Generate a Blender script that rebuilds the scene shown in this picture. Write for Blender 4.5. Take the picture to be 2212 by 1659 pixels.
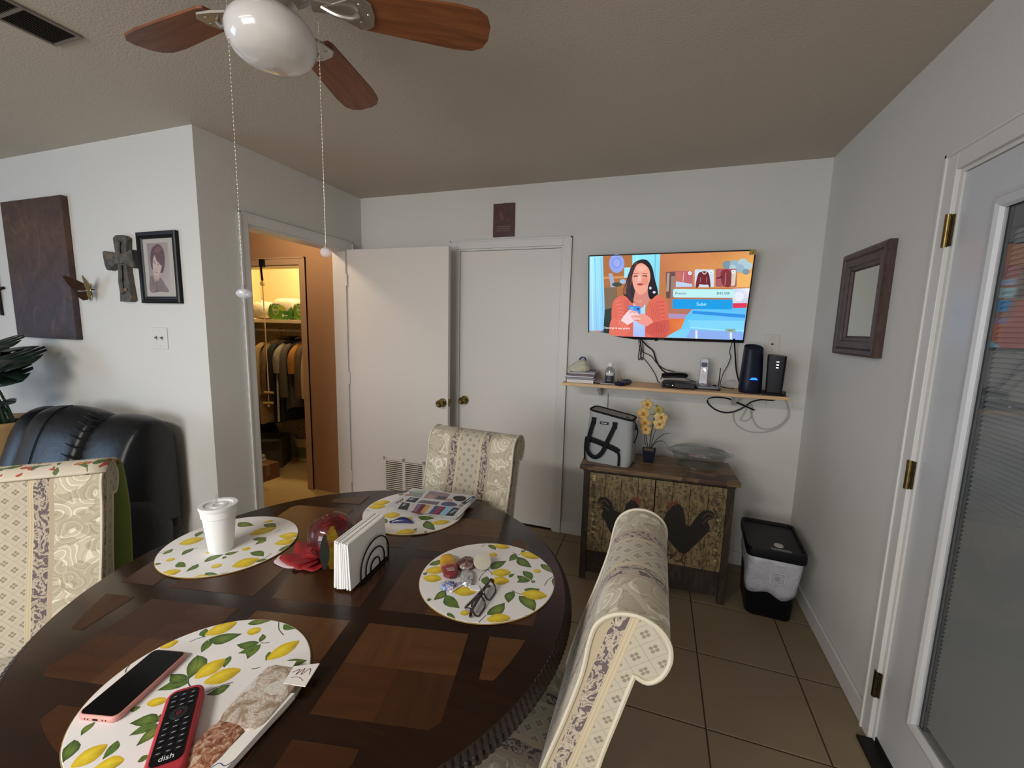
import bpy, bmesh, math, random
import numpy as np
from mathutils import Vector, Matrix
random.seed(7)
for o in list(bpy.data.objects):
    bpy.data.objects.remove(o, do_unlink=True)
SC = bpy.context.scene
COL = SC.collection
PI = math.pi
# ------------------------------------------------------------------ camera
XR, YB, XL, YF, H = .845, 2.894, -2.27, 1.618, 2.44      # room: right wall, back wall, passage wall, picture wall, ceiling
def camera():
    yaw, pitch, roll = .3275, -.135, .0249
    f = Vector((-math.sin(yaw)*math.cos(pitch), math.cos(yaw)*math.cos(pitch), math.sin(pitch)))
    r = Vector((math.cos(yaw), math.sin(yaw), 0)); u = r.cross(f)
    r2 = r*math.cos(roll)+u*math.sin(roll); u2 = -r*math.sin(roll)+u*math.cos(roll)
    cd = bpy.data.cameras.new('camera'); co = bpy.data.objects.new('camera', cd); COL.objects.link(co)
    cd.sensor_fit = 'HORIZONTAL'; cd.sensor_width = 36; cd.lens = 915.3/2212*36; cd.clip_start = .02
    M = Matrix((r2, u2, -f)).transposed().to_4x4(); M.translation = (0, 0, 1.4808)
    co.matrix_world = M; SC.camera = co
camera()
# ------------------------------------------------------------------ light
w = bpy.data.worlds.new('world'); SC.world = w; w.use_nodes = True
w.node_tree.nodes['Background'].inputs[0].default_value = (.62, .76, 1, 1)
w.node_tree.nodes['Background'].inputs[1].default_value = .6
def area(name, loc, direction, sx, sy, energy, color):
    l = bpy.data.lights.new(name, 'AREA'); l.shape = 'RECTANGLE'; l.size = sx; l.size_y = sy; l.energy = energy; l.color = color
    o = bpy.data.objects.new(name, l); COL.objects.link(o); o.location = loc
    o.rotation_euler = Vector(direction).to_track_quat('-Z', 'Y').to_euler()
    return o
# daylight entering by the living-room window (left) and by the window behind the table
area('window_daylight_living_room', (-5.56, -1.36, 1.10), (1, .12, 0), 1.85, 1.28, 30, (.46, .68, 1))
area('window_daylight_rear', (-1.5, -2.86, 1.45), (.04, 1, -.04), 2.2, 1.3, 60, (.98, .98, 1))
def bulb(name, loc, energy, color, r=.05):
    l = bpy.data.lights.new(name, 'POINT'); l.energy = energy; l.color = color; l.shadow_soft_size = r
    o = bpy.data.objects.new(name, l); COL.objects.link(o); o.location = loc
bulb('closet_bulb_light', (-3.25, 3.02, 2.30), 24, (1, .80, .50))
bulb('hall_bulb_light', (-2.72, 2.25, 2.25), 10, (1, .80, .56))
VS = SC.view_settings
VS.view_transform = 'Standard'; VS.look = 'None'; VS.gamma = 1; VS.use_curve_mapping = False; VS.exposure = .36
SC.display_settings.display_device = 'sRGB'
# ------------------------------------------------------------------ node helpers
def lin(c):
    if isinstance(c, str):
        c = c.lstrip('#'); c = [int(c[i:i+2], 16)/255 for i in (0, 2, 4)]
        c = [x/12.92 if x <= .04045 else ((x+.055)/1.055)**2.4 for x in c]
    return (c[0], c[1], c[2], 1)
class X:
    def __init__(s, g, k): s.g, s.k = g, k
    def _m(s, op, b=None, c=None): return s.g.math(op, s, b, c)
    def __add__(s, b): return s._m('ADD', b)
    def __sub__(s, b): return s._m('SUBTRACT', b)
    def __mul__(s, b): return s._m('MULTIPLY', b)
    def __truediv__(s, b): return s._m('DIVIDE', b)
    def abs(s): return s._m('ABSOLUTE')
    def fract(s): return s._m('FRACT')
    def lt(s, b): return s._m('LESS_THAN', b)
    def gt(s, b): return s._m('GREATER_THAN', b)
    def mn(s, b): return s._m('MINIMUM', b)
    def mx(s, b): return s._m('MAXIMUM', b)
    def sqrt(s): return s._m('SQRT')
class G:
    """a small shader-graph writer"""
    def __init__(s, name):
        s.m = bpy.data.materials.new(name); s.m.use_nodes = True; s.t = s.m.node_tree; s.t.nodes.clear()
        s.out = s.t.nodes.new('ShaderNodeOutputMaterial')
    def new(s, ty, **kw):
        n = s.t.nodes.new(ty)
        for k, v in kw.items(): setattr(n, k, v)
        return n
    def put(s, inp, v):
        if isinstance(v, X): s.t.links.new(v.k, inp)
        elif v is not None: inp.default_value = v
    def math(s, op, a, b=None, c=None):
        n = s.new('ShaderNodeMath', operation=op)
        for i, v in enumerate((a, b, c)):
            if v is not None: s.put(n.inputs[i], v)
        return X(s, n.outputs[0])
    def coord(s, kind='Object'): return X(s, s.new('ShaderNodeTexCoord').outputs[kind])
    def xyz(s, v):
        n = s.new('ShaderNodeSeparateXYZ'); s.put(n.inputs[0], v); return [X(s, o) for o in n.outputs]
    def mapv(s, v, scale=(1, 1, 1), rot=(0, 0, 0), loc=(0, 0, 0)):
        n = s.new('ShaderNodeMapping'); s.put(n.inputs[0], v)
        n.inputs['Scale'].default_value = scale; n.inputs['Rotation'].default_value = rot; n.inputs['Location'].default_value = loc
        return X(s, n.outputs[0])
    def noise(s, v, scale=5, detail=2, rough=.5, dist=0):
        n = s.new('ShaderNodeTexNoise'); s.put(n.inputs['Vector'], v)
        n.inputs['Scale'].default_value = scale; n.inputs['Detail'].default_value = detail
        n.inputs['Roughness'].default_value = rough; n.inputs['Distortion'].default_value = dist
        return X(s, n.outputs[0])
    def wave(s, v, scale=5, dist=2, detail=2, dscale=1, axis='X', kind='BANDS'):
        n = s.new('ShaderNodeTexWave', wave_type=kind); s.put(n.inputs['Vector'], v)
        if kind == 'BANDS': n.bands_direction = axis
        n.inputs['Scale'].default_value = scale; n.inputs['Distortion'].default_value = dist
        n.inputs['Detail'].default_value = detail; n.inputs['Detail Scale'].default_value = dscale
        return X(s, n.outputs['Fac'])
    def vor(s, v, scale=5, feature='F1', out='Distance'):
        n = s.new('ShaderNodeTexVoronoi', feature=feature); s.put(n.inputs['Vector'], v); n.inputs['Scale'].default_value = scale
        return X(s, n.outputs[out])
    def ramp(s, f, stops, interp='LINEAR'):
        n = s.new('ShaderNodeValToRGB'); s.put(n.inputs[0], f); r = n.color_ramp; r.interpolation = interp
        while len(r.elements) < len(stops): r.elements.new(.5)
        for e, (p, c) in zip(r.elements, stops): e.position = p; e.color = lin(c) if not isinstance(c, (int, float)) else (c, c, c, 1)
        return X(s, n.outputs[0])
    def mix(s, f, a, b, mode='MIX'):
        n = s.new('ShaderNodeMix', data_type='RGBA', blend_type=mode)
        s.put(n.inputs[0], f)
        for i, v in ((6, a), (7, b)): s.put(n.inputs[i], v if isinstance(v, X) else lin(v))
        return X(s, n.outputs[2])
    def attr(s, name='Col'):
        n = s.new('ShaderNodeAttribute'); n.attribute_name = name; return X(s, n.outputs['Color'])
    def bump(s, h, strength=.3, dist=.002):
        n = s.new('ShaderNodeBump'); n.inputs['Strength'].default_value = strength; n.inputs['Distance'].default_value = dist
        s.put(n.inputs['Height'], h); return X(s, n.outputs[0])
    def bsdf(s, color='888888', rough=.5, metal=0, bump=None, spec=None, coat=None, trans=None, ior=None, alpha=None, emit=None, estr=1, sheen=None, sss=None):
        n = s.new('ShaderNodeBsdfPrincipled'); I = n.inputs
        s.put(I['Base Color'], color if isinstance(color, X) else lin(color))
        s.put(I['Roughness'], rough); s.put(I['Metallic'], metal)
        if bump is not None: s.put(I['Normal'], bump)
        if spec is not None: I['Specular IOR Level'].default_value = spec
        if coat is not None: I['Coat Weight'].default_value = coat[0]; I['Coat Roughness'].default_value = coat[1]
        if trans is not None: I['Transmission Weight'].default_value = trans
        if ior is not None: I['IOR'].default_value = ior
        if alpha is not None: s.put(I['Alpha'], alpha)
        if sheen is not None: I['Sheen Weight'].default_value = sheen
        if emit is not None:
            s.put(I['Emission Color'], emit if isinstance(emit, X) else lin(emit)); I['Emission Strength'].default_value = estr
        s.t.links.new(n.outputs[0], s.out.inputs[0]); return s.m
MC = {}
def plain(color, rough=.5, metal=0, **kw):
    if metal == 0 and 'spec' not in kw and 'coat' not in kw and sum(lin(color)[:3]) < .075: kw['spec'] = .22
    key = (color, rough, metal, tuple(sorted(kw.items())))
    if key not in MC:
        g = G('m_'+str(color).lstrip('#')+'_%d' % (rough*100)); MC[key] = g.bsdf(color, rough, metal, **kw)
    return MC[key]
# ------------------------------------------------------------------ mesh helpers
def mesh_obj(name, bm, mat=None, parent=None, smooth=35, loc=None, rot=None, bevel=0, seg=2):
    me = bpy.data.meshes.new(name)
    bmesh.ops.recalc_face_normals(bm, faces=bm.faces)
    bm.to_mesh(me); bm.free()
    return link(name, me, mat, parent, smooth, loc, rot, bevel, seg)
def link(name, me, mat=None, parent=None, smooth=35, loc=None, rot=None, bevel=0, seg=2):
    if smooth:
        me.shade_smooth(); me.set_sharp_from_angle(angle=math.radians(smooth))
    o = bpy.data.objects.new(name, me); COL.objects.link(o)
    if mat: me.materials.append(mat)
    if parent: o.parent = parent
    if loc is not None: o.location = loc
    if rot is not None: o.rotation_euler = rot
    if bevel:
        b = o.modifiers.new('bevel', 'BEVEL'); b.width = bevel; b.segments = seg; b.limit_method = 'ANGLE'; b.angle_limit = math.radians(40)
    return o
def box(bm, c, s, M=None):
    m = Matrix.Translation(c) @ Matrix.Diagonal((s[0], s[1], s[2], 1))
    if M is not None: m = M @ m
    bmesh.ops.create_cube(bm, size=1, matrix=m)
def box2(bm, a, b): box(bm, [(a[i]+b[i])/2 for i in range(3)], [abs(b[i]-a[i]) for i in range(3)])
def B(c, s, M=None):
    bm = bmesh.new(); box(bm, c, s, M); return bm
def B2(a, b):
    bm = bmesh.new(); box2(bm, a, b); return bm
def rings(bm, R, closed=True, cap=True):
    """skin a list of rings of points"""
    V = [[bm.verts.new(p) for p in r] for r in R]; n = len(V[0])
    for a, b in zip(V, V[1:]):
        for i in range(n if closed else n-1):
            j = (i+1) % n
            bm.faces.new((a[i], a[j], b[j], b[i]))
    if cap and closed:
        bm.faces.new(V[0][::-1]); bm.faces.new(V[-1])
    return V
def lathe(prof, seg=32, c=(0, 0, 0), sx=1, sy=1, cap=True, bm=None):
    bm = bm or bmesh.new()
    R = [[(c[0]+sx*r*math.cos(2*PI*i/seg), c[1]+sy*r*math.sin(2*PI*i/seg), c[2]+z) for i in range(seg)] for r, z in prof]
    rings(bm, R, True, cap); return bm
def smoothpath(P, n=6, closed=False):
    P = [Vector(p) for p in P]
    if len(P) < 3 or n < 2: return P
    out = []; N_ = len(P); rng = range(N_ if closed else N_-1)
    for i in rng:
        g = (lambda k: P[k % N_]) if closed else (lambda k: P[min(max(k, 0), N_-1)])
        p0, p1, p2, p3 = g(i-1), g(i), g(i+1), g(i+2)
        for k in range(n):
            t = k/n
            out.append(.5*((2*p1)+(p2-p0)*t+(2*p0-5*p1+4*p2-p3)*t*t+(3*p1-p0-3*p2+p3)*t**3))
    if not closed: out.append(P[-1])
    return out
def tube(P, r, seg=8, closed=False, bm=None, flat=1.0, sub=0, up=None):
    """sweep a round (or flat) section along a path; r a number or a list"""
    bm = bm or bmesh.new()
    P = smoothpath(P, sub, closed) if sub else [Vector(p) for p in P]
    n = len(P); rr = r if isinstance(r, (list, tuple)) else [r]*n
    if len(rr) != n: rr = [rr[0]+(rr[-1]-rr[0])*i/(n-1) for i in range(n)]
    R = []; prev = None
    for i in range(n):
        if closed: t = P[(i+1) % n]-P[i-1]
        else: t = P[min(i+1, n-1)]-P[max(i-1, 0)]
        t = t.normalized() if t.length > 1e-9 else Vector((0, 0, 1))
        if up is not None: a = Vector(up); a = (a-t*a.dot(t))
        elif prev is None: a = Vector((0, 0, 1)) if abs(t.z) < .9 else Vector((1, 0, 0)); a = a-t*a.dot(t)
        else: a = prev-t*prev.dot(t)
        a = a.normalized() if a.length > 1e-9 else Vector((1, 0, 0)); b = t.cross(a); prev = a
        R.append([P[i]+(a*math.cos(2*PI*k/seg)*flat+b*math.sin(2*PI*k/seg))*rr[i] for k in range(seg)])
    if closed: rings(bm, R+[R[0]], True, False); bmesh.ops.remove_doubles(bm, verts=bm.verts, dist=1e-6)
    else: rings(bm, R, True, True)
    return bm
def cyl(p0, p1, r0, r1=None, seg=20, bm=None): return tube([p0, p1], [r0, r1 if r1 is not None else r0], seg, bm=bm)
def prism(poly, t, bm=None, M=None):
    """2-D outline (x, y) extruded by t along +z, optional matrix"""
    bm = bm or bmesh.new()
    a = [bm.verts.new((M @ Vector((x, y, 0))) if M else (x, y, 0)) for x, y in poly]
    b = [bm.verts.new((M @ Vector((x, y, t))) if M else (x, y, t)) for x, y in poly]
    n = len(poly)
    for i in range(n): bm.faces.new((a[i], a[(i+1) % n], b[(i+1) % n], b[i]))
    bm.faces.new(a[::-1]); bm.faces.new(b); return bm
def rrect(w, h, r, n=5, cx=0, cy=0):
    P = []
    for sx, sy, a0 in ((1, 1, 0), (-1, 1, 90), (-1, -1, 180), (1, -1, 270)):
        for k in range(n+1):
            a = math.radians(a0+90*k/n); P.append((cx+sx*(w/2-r)+r*math.cos(a), cy+sy*(h/2-r)+r*math.sin(a)))
    return P
def circle(r, n=24, cx=0, cy=0, ry=None): return [(cx+r*math.cos(2*PI*i/n), cy+(ry or r)*math.sin(2*PI*i/n)) for i in range(n)]
def blob(c, r, seg=16, ringsn=10, p=2.0, M=None, noise=0, bm=None, sd=0):
    """super-ellipsoid cushion"""
    bm = bm or bmesh.new(); rnd = random.Random(sd); R = []
    f = lambda v: math.copysign(abs(v)**(2/p), v)
    for i in range(ringsn+1):
        a = -PI/2+PI*i/ringsn; ring = []
        a = max(min(a, PI/2-.02), -PI/2+.02)
        for k in range(seg):
            b = 2*PI*k/seg; q = 1+noise*rnd.uniform(-1, 1)
            v = Vector((c[0]+r[0]*f(math.cos(a))*f(math.cos(b))*q, c[1]+r[1]*f(math.cos(a))*f(math.sin(b))*q, c[2]+r[2]*f(math.sin(a))*q))
            ring.append(M @ v if M else v)
        R.append(ring)
    rings(bm, R); return bm
# ------------------------------------------------------------------ object helpers
def thing(name, label, cat, loc=(0, 0, 0), rotz=0, group=None, rot=None):
    o = bpy.data.objects.new(name, None); COL.objects.link(o); o.empty_display_size = .05
    o.location = loc; o.rotation_euler = rot if rot else (0, 0, rotz)
    return tag(o, label, cat, group)
def tag(o, label, cat, group=None):
    o['label'] = label; o['category'] = cat
    if group: o['group'] = group
    return o
def struct(o, label=None):
    o['kind'] = 'structure'
    if label: o['label'] = label
    return o
def hom(corners, w, h):
    """map a four-corner quad (TL, TR, BR, BL) onto a flat w x h face centred on 0"""
    dst = [(-w/2, h/2), (w/2, h/2), (w/2, -h/2), (-w/2, -h/2)]; A = []; b = []
    for (x, y), (u, v) in zip(corners, dst):
        A += [[x, y, 1, 0, 0, 0, -u*x, -u*y], [0, 0, 0, x, y, 1, -v*x, -v*y]]; b += [u, v]
    m = np.linalg.solve(np.array(A, float), np.array(b, float))
    def f(x, y):
        d = m[6]*x+m[7]*y+1
        return ((m[0]*x+m[1]*y+m[2])/d, (m[3]*x+m[4]*y+m[5])/d)
    return f
class Paint:
    """flat printed picture: coloured outlines laid on one another, one mesh with a colour attribute"""
    def __init__(s, f=None, step=.00004): s.v, s.fc, s.c, s.f, s.z, s.step = [], [], [], f or (lambda x, y: (x, y)), 0, step
    def poly(s, P, col, cols=None, lift=True):
        if lift: s.z += s.step
        i = len(s.v)
        for k, (x, y) in enumerate(P):
            a = s.f(x, y); s.v.append((a[0], a[1], s.z)); s.c.append(lin(cols[k]) if cols else lin(col))
        s.fc.append(tuple(range(i, i+len(P))))
    def fan(s, c, P, cc, ce):
        s.z += s.step; i = len(s.v); a = s.f(*c); s.v.append((a[0], a[1], s.z)); s.c.append(lin(cc))
        for k, (x, y) in enumerate(P):
            a = s.f(x, y); s.v.append((a[0], a[1], s.z)); s.c.append(lin(ce[k % len(ce)] if isinstance(ce, (list, tuple)) else ce))
        n = len(P)
        for k in range(n): s.fc.append((i, i+1+k, i+1+(k+1) % n))
    def ell(s, cx, cy, rx, ry, col, ang=0, n=20, edge=None):
        ca, sa = math.cos(ang), math.sin(ang)
        P = [(cx+rx*math.cos(t)*ca-ry*math.sin(t)*sa, cy+rx*math.cos(t)*sa+ry*math.sin(t)*ca) for t in [2*PI*k/n for k in range(n)]]
        if edge: s.fan((cx, cy), P, col, edge)
        else: s.poly(P, col)
    def rect(s, x0, y0, x1, y1, col): s.poly([(x0, y0), (x1, y0), (x1, y1), (x0, y1)], col)
    def rr(s, x0, y0, x1, y1, r, col): s.poly(rrect(abs(x1-x0), abs(y1-y0), r, 5, (x0+x1)/2, (y0+y1)/2), col)
    def curve(s, P, col, n=5): s.poly([(p.x, p.y) for p in smoothpath([(x, y, 0) for x, y in P], n, True)], col)
    def line(s, P, wd, col, sub=0):
        if sub: P = [(p.x, p.y) for p in smoothpath([(x, y, 0) for x, y in P], sub)]
        s.z += s.step
        for (x0, y0), (x1, y1) in zip(P, P[1:]):
            d = math.hypot(x1-x0, y1-y0) or 1e-6; nx, ny = -(y1-y0)/d*wd/2, (x1-x0)/d*wd/2
            s.poly([(x0+nx, y0+ny), (x1+nx, y1+ny), (x1-nx, y1-ny), (x0-nx, y0-ny)], col, lift=False)
    def build(s, name, mat, parent=None, M=None, loc=None, rot=None):
        me = bpy.data.meshes.new(name)
        V = [tuple(M @ Vector(v)) for v in s.v] if M else s.v
        me.from_pydata(V, [], s.fc); me.validate()
        ca = me.color_attributes.new('Col', 'FLOAT_COLOR', 'POINT')
        ca.data.foreach_set('color', np.array(s.c, 'f').ravel())
        return link(name, me, mat, parent, 0, loc, rot)
def text_obj(name, s, size, mat, parent, M=None, ext=.0004, align='CENTER', sx=1, spacing=1):
    cu = bpy.data.curves.new(name, 'FONT'); cu.body = s; cu.size = size; cu.align_x = align; cu.align_y = 'CENTER'; cu.extrude = ext; cu.space_character = spacing
    tmp = bpy.data.objects.new('tmp', cu); COL.objects.link(tmp)
    dg = bpy.context.evaluated_depsgraph_get(); me = bpy.data.meshes.new_from_object(tmp.evaluated_get(dg))
    bpy.data.objects.remove(tmp)
    T = Matrix.Diagonal((sx, 1, 1, 1))
    me.transform((M @ T) if M else T); me.name = name; me.materials.clear()
    return link(name, me, mat, parent, 0)
def frame_m(origin, xdir, ydir):
    """matrix whose local x, y run along xdir, ydir"""
    x = Vector(xdir).normalized(); y = Vector(ydir); y = (y-x*y.dot(x)).normalized(); z = x.cross(y)
    M = Matrix((x, y, z)).transposed().to_4x4(); M.translation = origin; return M
# ------------------------------------------------------------------ materials
def m_wall(name, col, bump=.35, scale=160):
    g = G(name); v = g.coord('Object')
    n1 = g.noise(v, scale, 3, .6); n2 = g.noise(v, 1.6, 2)
    c = g.mix(n2, col, tuple(x*.94 for x in lin(col)[:3]))
    return g.bsdf(c, .75, bump=g.bump(n1, bump, .0025))
M_WALL = m_wall('wall_paint', 'D6D4CE'); M_CEIL = m_wall('ceiling_texture', 'BFB4A4', .9, 120)
M_TRIM = plain('D4D2CE', .42); M_DOOR = plain('DAD6D0', .5); M_TAN = m_wall('tan_paint', 'A8825F', .2)
M_CREAM = m_wall('closet_paint', 'E8D9A8', .15)
def m_tile():
    g = G('floor_tile'); v = g.coord('Object'); n = g.noise(v, 5, 4, .6); f = g.noise(v, 40, 2)
    c = g.mix(n, '736550', '958468'); c = g.mix(f, c, '84745A')
    return g.bsdf(c, .5, bump=g.bump(n, .1, .004))
M_TILE = m_tile(); M_GROUT = plain('3B2D20', .9)
def m_carpet():
    g = G('carpet'); v = g.coord('Object'); n = g.noise(v, 220, 3, .7); c = g.mix(n, 'B79A5C', 'D8BE80')
    return g.bsdf(c, .95, bump=g.bump(n, .8, .004))
M_CARPET = m_carpet()
def m_brass(name='brass', a='A49058', b='5E4C28', r=.27):
    g = G(name); v = g.coord('Object'); n = g.noise(v, 60, 2); return g.bsdf(g.mix(n, a, b), r, 1)
M_BRASS = m_brass(); M_OLDBRASS = m_brass('old_brass', '6A5C3A', '35291A', .4)
M_BLACK = plain('0C0C0E', .4); M_DARK = plain('17181C', .5); M_WHITE = plain('E6E4E0', .5); M_CHROME = plain('C8C4BC', .18, 1)
M_CORD = plain('101014', .45)
def m_attr(name, rough=.5, coat=None):
    g = G(name); return g.bsdf(g.attr(), rough, coat=coat)
M_PRINT = m_attr('printed_ink', .45); M_PRINT_GLOSS = m_attr('glossy_print', .5)
def m_glass(name='clear_glass', col='F4F8F8', rough=.02, alpha=.18):
    g = G(name)                                  # thin glass: mostly see-through, with a reflecting surface
    t = g.new('ShaderNodeBsdfTransparent'); t.inputs[0].default_value = lin(col)
    r = g.new('ShaderNodeBsdfGlossy'); r.inputs['Roughness'].default_value = rough
    f = g.new('ShaderNodeLayerWeight'); f.inputs['Blend'].default_value = .5
    k = X(g, f.outputs['Facing'])._m('POWER', 5)*.5+(.03+alpha*.35)
    m = g.new('ShaderNodeMixShader'); g.put(m.inputs[0], k)
    g.t.links.new(t.outputs[0], m.inputs[1]); g.t.links.new(r.outputs[0], m.inputs[2]); g.t.links.new(m.outputs[0], g.out.inputs[0])
    return g.m
M_GLASS = m_glass(); M_PANE = m_glass('window_pane', 'FFFFFF', .01, .08)
# ------------------------------------------------------------------ room shell
def wall(name, axis, a, b, u, z, holes, mat):
    """wall slab between a and b on an axis, u = span on the other, holes = (u0, u1, z0, z1)"""
    bm = bmesh.new()
    us = sorted({u[0], u[1], *[h[i] for h in holes for i in (0, 1)]}); zs = sorted({z[0], z[1], *[h[i] for h in holes for i in (2, 3)]})
    for u0, u1 in zip(us, us[1:]):
        for z0, z1 in zip(zs, zs[1:]):
            um, zm = (u0+u1)/2, (z0+z1)/2
            if any(h[0] < um < h[1] and h[2] < zm < h[3] for h in holes): continue
            if axis == 'y': box2(bm, (u0, a, z0), (u1, b, z1))
            else: box2(bm, (a, u0, z0), (b, u1, z1))
    bmesh.ops.remove_doubles(bm, verts=bm.verts, dist=1e-5)
    seen = {}
    for f in list(bm.faces):                      # drop the inner faces between neighbouring cells
        k = tuple(round(c, 4) for c in f.calc_center_median()); seen.setdefault(k, []).append(f)
    bmesh.ops.delete(bm, geom=[f for v in seen.values() if len(v) > 1 for f in v], context='FACES')
    return struct(mesh_obj(name, bm, mat, smooth=0))
D2 = (-1.423, -.64, 2.027)                          # closed door: left, right, top
DO = (1.89, 2.715, 2.025)                           # passage opening on the side wall: y0, y1, top
PD = (.80, 1.742, 1.992)                            # glazed door opening on the right wall
YC = 2.85                                           # face of the closet wall beyond the passage
wall('wall_back', 'y', YB, YB+.12, (XL-.12, XR+.12), (0, H), [(D2[0], D2[1], 0, D2[2])], M_WALL)
wall('wall_side', 'x', XL-.12, XL, (YF, YB), (0, H), [(DO[0], DO[1], 0, DO[2])], M_WALL)
wall('wall_left', 'y', YF, YF+.12, (-5.6, XL-.12), (0, H), [], M_WALL)
wall('wall_right', 'x', XR, XR+.12, (-2.9, YB), (0, H), [(PD[0], PD[1], 0, PD[2])], M_WALL)
wall('wall_rear', 'y', -3.02, -2.9, (-5.72, XR+.12), (0, H), [(-2.6, -.4, .8, 2.1)], M_WALL)
wall('wall_living_room', 'x', -5.72, -5.6, (-2.9, YF+.12), (0, H), [(-2.3, -.42, .45, 1.76)], M_WALL)
wall('wall_hall', 'y', YC, YC+.11, (-4.6, XL-.12), (0, H), [(-3.75, -2.855, 0, 1.945)], M_TAN)
wall('wall_hall_end', 'x', -4.7, -4.6, (YF+.12, YC), (0, H), [], M_TAN)
wall('wall_hall_side', 'y', YF+.121, YF+.133, (-4.6, XL-.12), (0, H), [], M_TAN)
wall('wall_closet_back', 'y', 3.62, 3.72, (-4.3, -2.6), (0, H), [], M_CREAM)
wall('wall_closet_right', 'x', -2.70, -2.60, (YC+.11, 3.62), (0, H), [], M_CREAM)
wall('wall_closet_left', 'x', -4.3, -4.2, (YC+.11, 3.62), (0, H), [], M_CREAM)
struct(mesh_obj('ceiling', B2((-5.72, -3.02, H), (XR+.12, 3.72, H+.1)), M_CEIL, smooth=0))
floor = struct(mesh_obj('floor', B2((-5.72, -3.02, -.12), (XR+.12, YB+.12, -.0025)), M_GROUT, smooth=0))
def tiles():
    s, x0, y0, g = .4033, .2688, 1.5783, .0028
    cache = {}
    for i in range(-14, 2):
        for j in range(-12, 4):
            xa, xb = max(x0+i*s+g, -5.6), min(x0+(i+1)*s-g, XR); ya, yb = max(y0+j*s+g, -2.9), min(y0+(j+1)*s-g, YB)
            if yb > YF:
                if xb > XL: xa = max(xa, XL)
                else: yb = YF
            if xb-xa < .012 or yb-ya < .012: continue
            k = (round(xb-xa, 4), round(yb-ya, 4))
            if k not in cache:
                bm = bmesh.new(); w2, d2 = k[0]/2, k[1]/2; e = .003
                rings(bm, [[(-w2, -d2, -.0025), (w2, -d2, -.0025), (w2, d2, -.0025), (-w2, d2, -.0025)], [(-w2, -d2, -.001), (w2, -d2, -.001), (w2, d2, -.001), (-w2, d2, -.001)],
                           [(-w2+e, -d2+e, 0), (w2-e, -d2+e, 0), (w2-e, d2-e, 0), (-w2+e, d2-e, 0)]])
                me = bpy.data.meshes.new('tile'); bmesh.ops.recalc_face_normals(bm, faces=bm.faces); bm.to_mesh(me); bm.free(); me.materials.append(M_TILE); cache[k] = me
            o = bpy.data.objects.new('tile', cache[k]); COL.objects.link(o); o.parent = floor; o.location = ((xa+xb)/2, (ya+yb)/2, 0)
tiles()
struct(mesh_obj('floor_hall', B2((-4.6, YF+.12, -.05), (XL-.0, 3.62, .006)), M_CARPET, smooth=0))
# trim round the openings
def casing(name, axis, face, out, u0, u1, top, wd, th=.014, both=True, sill=0):
    """flat casing round an opening: face = wall face, out = direction of the room (+1/-1)"""
    bm = bmesh.new()
    def b(ua, ub, za, zb, t):
        if axis == 'y': box2(bm, (ua, face, za), (ub, face+out*t, zb))
        else: box2(bm, (face, ua, za), (face+out*t, ub, zb))
    for (ua, ub, za, zb) in ((u0-wd, u0, sill, top+wd), (u1, u1+wd, sill, top+wd), (u0, u1, top, top+wd)): b(ua, ub, za, zb, th)
    for (ua, ub, za, zb) in ((u0-wd, u0-wd+.012, sill, top+wd), (u1+wd-.012, u1+wd, sill, top+wd), (u0-wd, u1+wd, top+wd-.012, top+wd)): b(ua, ub, za, zb, th+.005)
    return struct(mesh_obj(name, bm, M_TRIM, smooth=0, bevel=.002))
casing('trim_1', 'y', YB, -1, D2[0], D2[1], D2[2], .058)
casing('trim_2', 'x', XL, 1, DO[0], DO[1], DO[2], .058)
casing('trim_3', 'x', XR, -1, PD[0], PD[1], PD[2], .062)
M_TANTRIM = plain('B39474', .5)
o = casing('trim_4', 'y', YC, -1, -3.75, -2.855, 1.945, .062, .016); o.data.materials[0] = M_TANTRIM
def jamb(name, axis, a, b, u0, u1, top, mat, th=.014):
    bm = bmesh.new()
    for (ua, ub, za, zb) in ((u0, u0+th, 0, top), (u1-th, u1, 0, top), (u0+th, u1-th, top-th, top)):
        if axis == 'y': box2(bm, (ua, a, za), (ub, b, zb))
        else: box2(bm, (a, ua, za), (b, ub, zb))
    return struct(mesh_obj(name, bm, mat, smooth=0))
jamb('trim_5', 'x', XL-.12, XL, DO[0], DO[1], DO[2], M_TRIM)
jamb('trim_6', 'y', YC, YC+.11, -3.75, -2.855, 1.945, M_CREAM)
jamb('trim_7', 'y', YB, YB+.12, D2[0], D2[1], D2[2], M_TRIM, .012)
jamb('trim_8', 'x', XR, XR+.12, PD[0], PD[1], PD[2], M_TRIM, .012)
def skirting(name, a, b, th, h=.085):
    bm = bmesh.new(); box2(bm, (a[0], a[1], 0), (b[0], b[1], h-.012)); 
    ax, ay, bx, by = a[0], a[1], b[0], b[1]
    return struct(mesh_obj(name, B2((ax, ay, 0), (bx, by, h)), M_TRIM, smooth=0, bevel=.005))
skirting('baseboard_right', (XR-.014, PD[1]+.064, 0), (XR, YB, 0), .014)
skirting('baseboard_right_front', (XR-.014, -2.9, 0), (XR, PD[0]-.064, 0), .014)
skirting('baseboard_back', (D2[1]+.06, YB-.014, 0), (XR-.014, YB, 0), .014)
skirting('baseboard_left', (-5.6, YF-.014, 0), (XL, YF, 0), .014)
skirting('baseboard_side', (XL, YF, 0), (XL+.014, DO[0]-.06, 0), .014)
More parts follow.
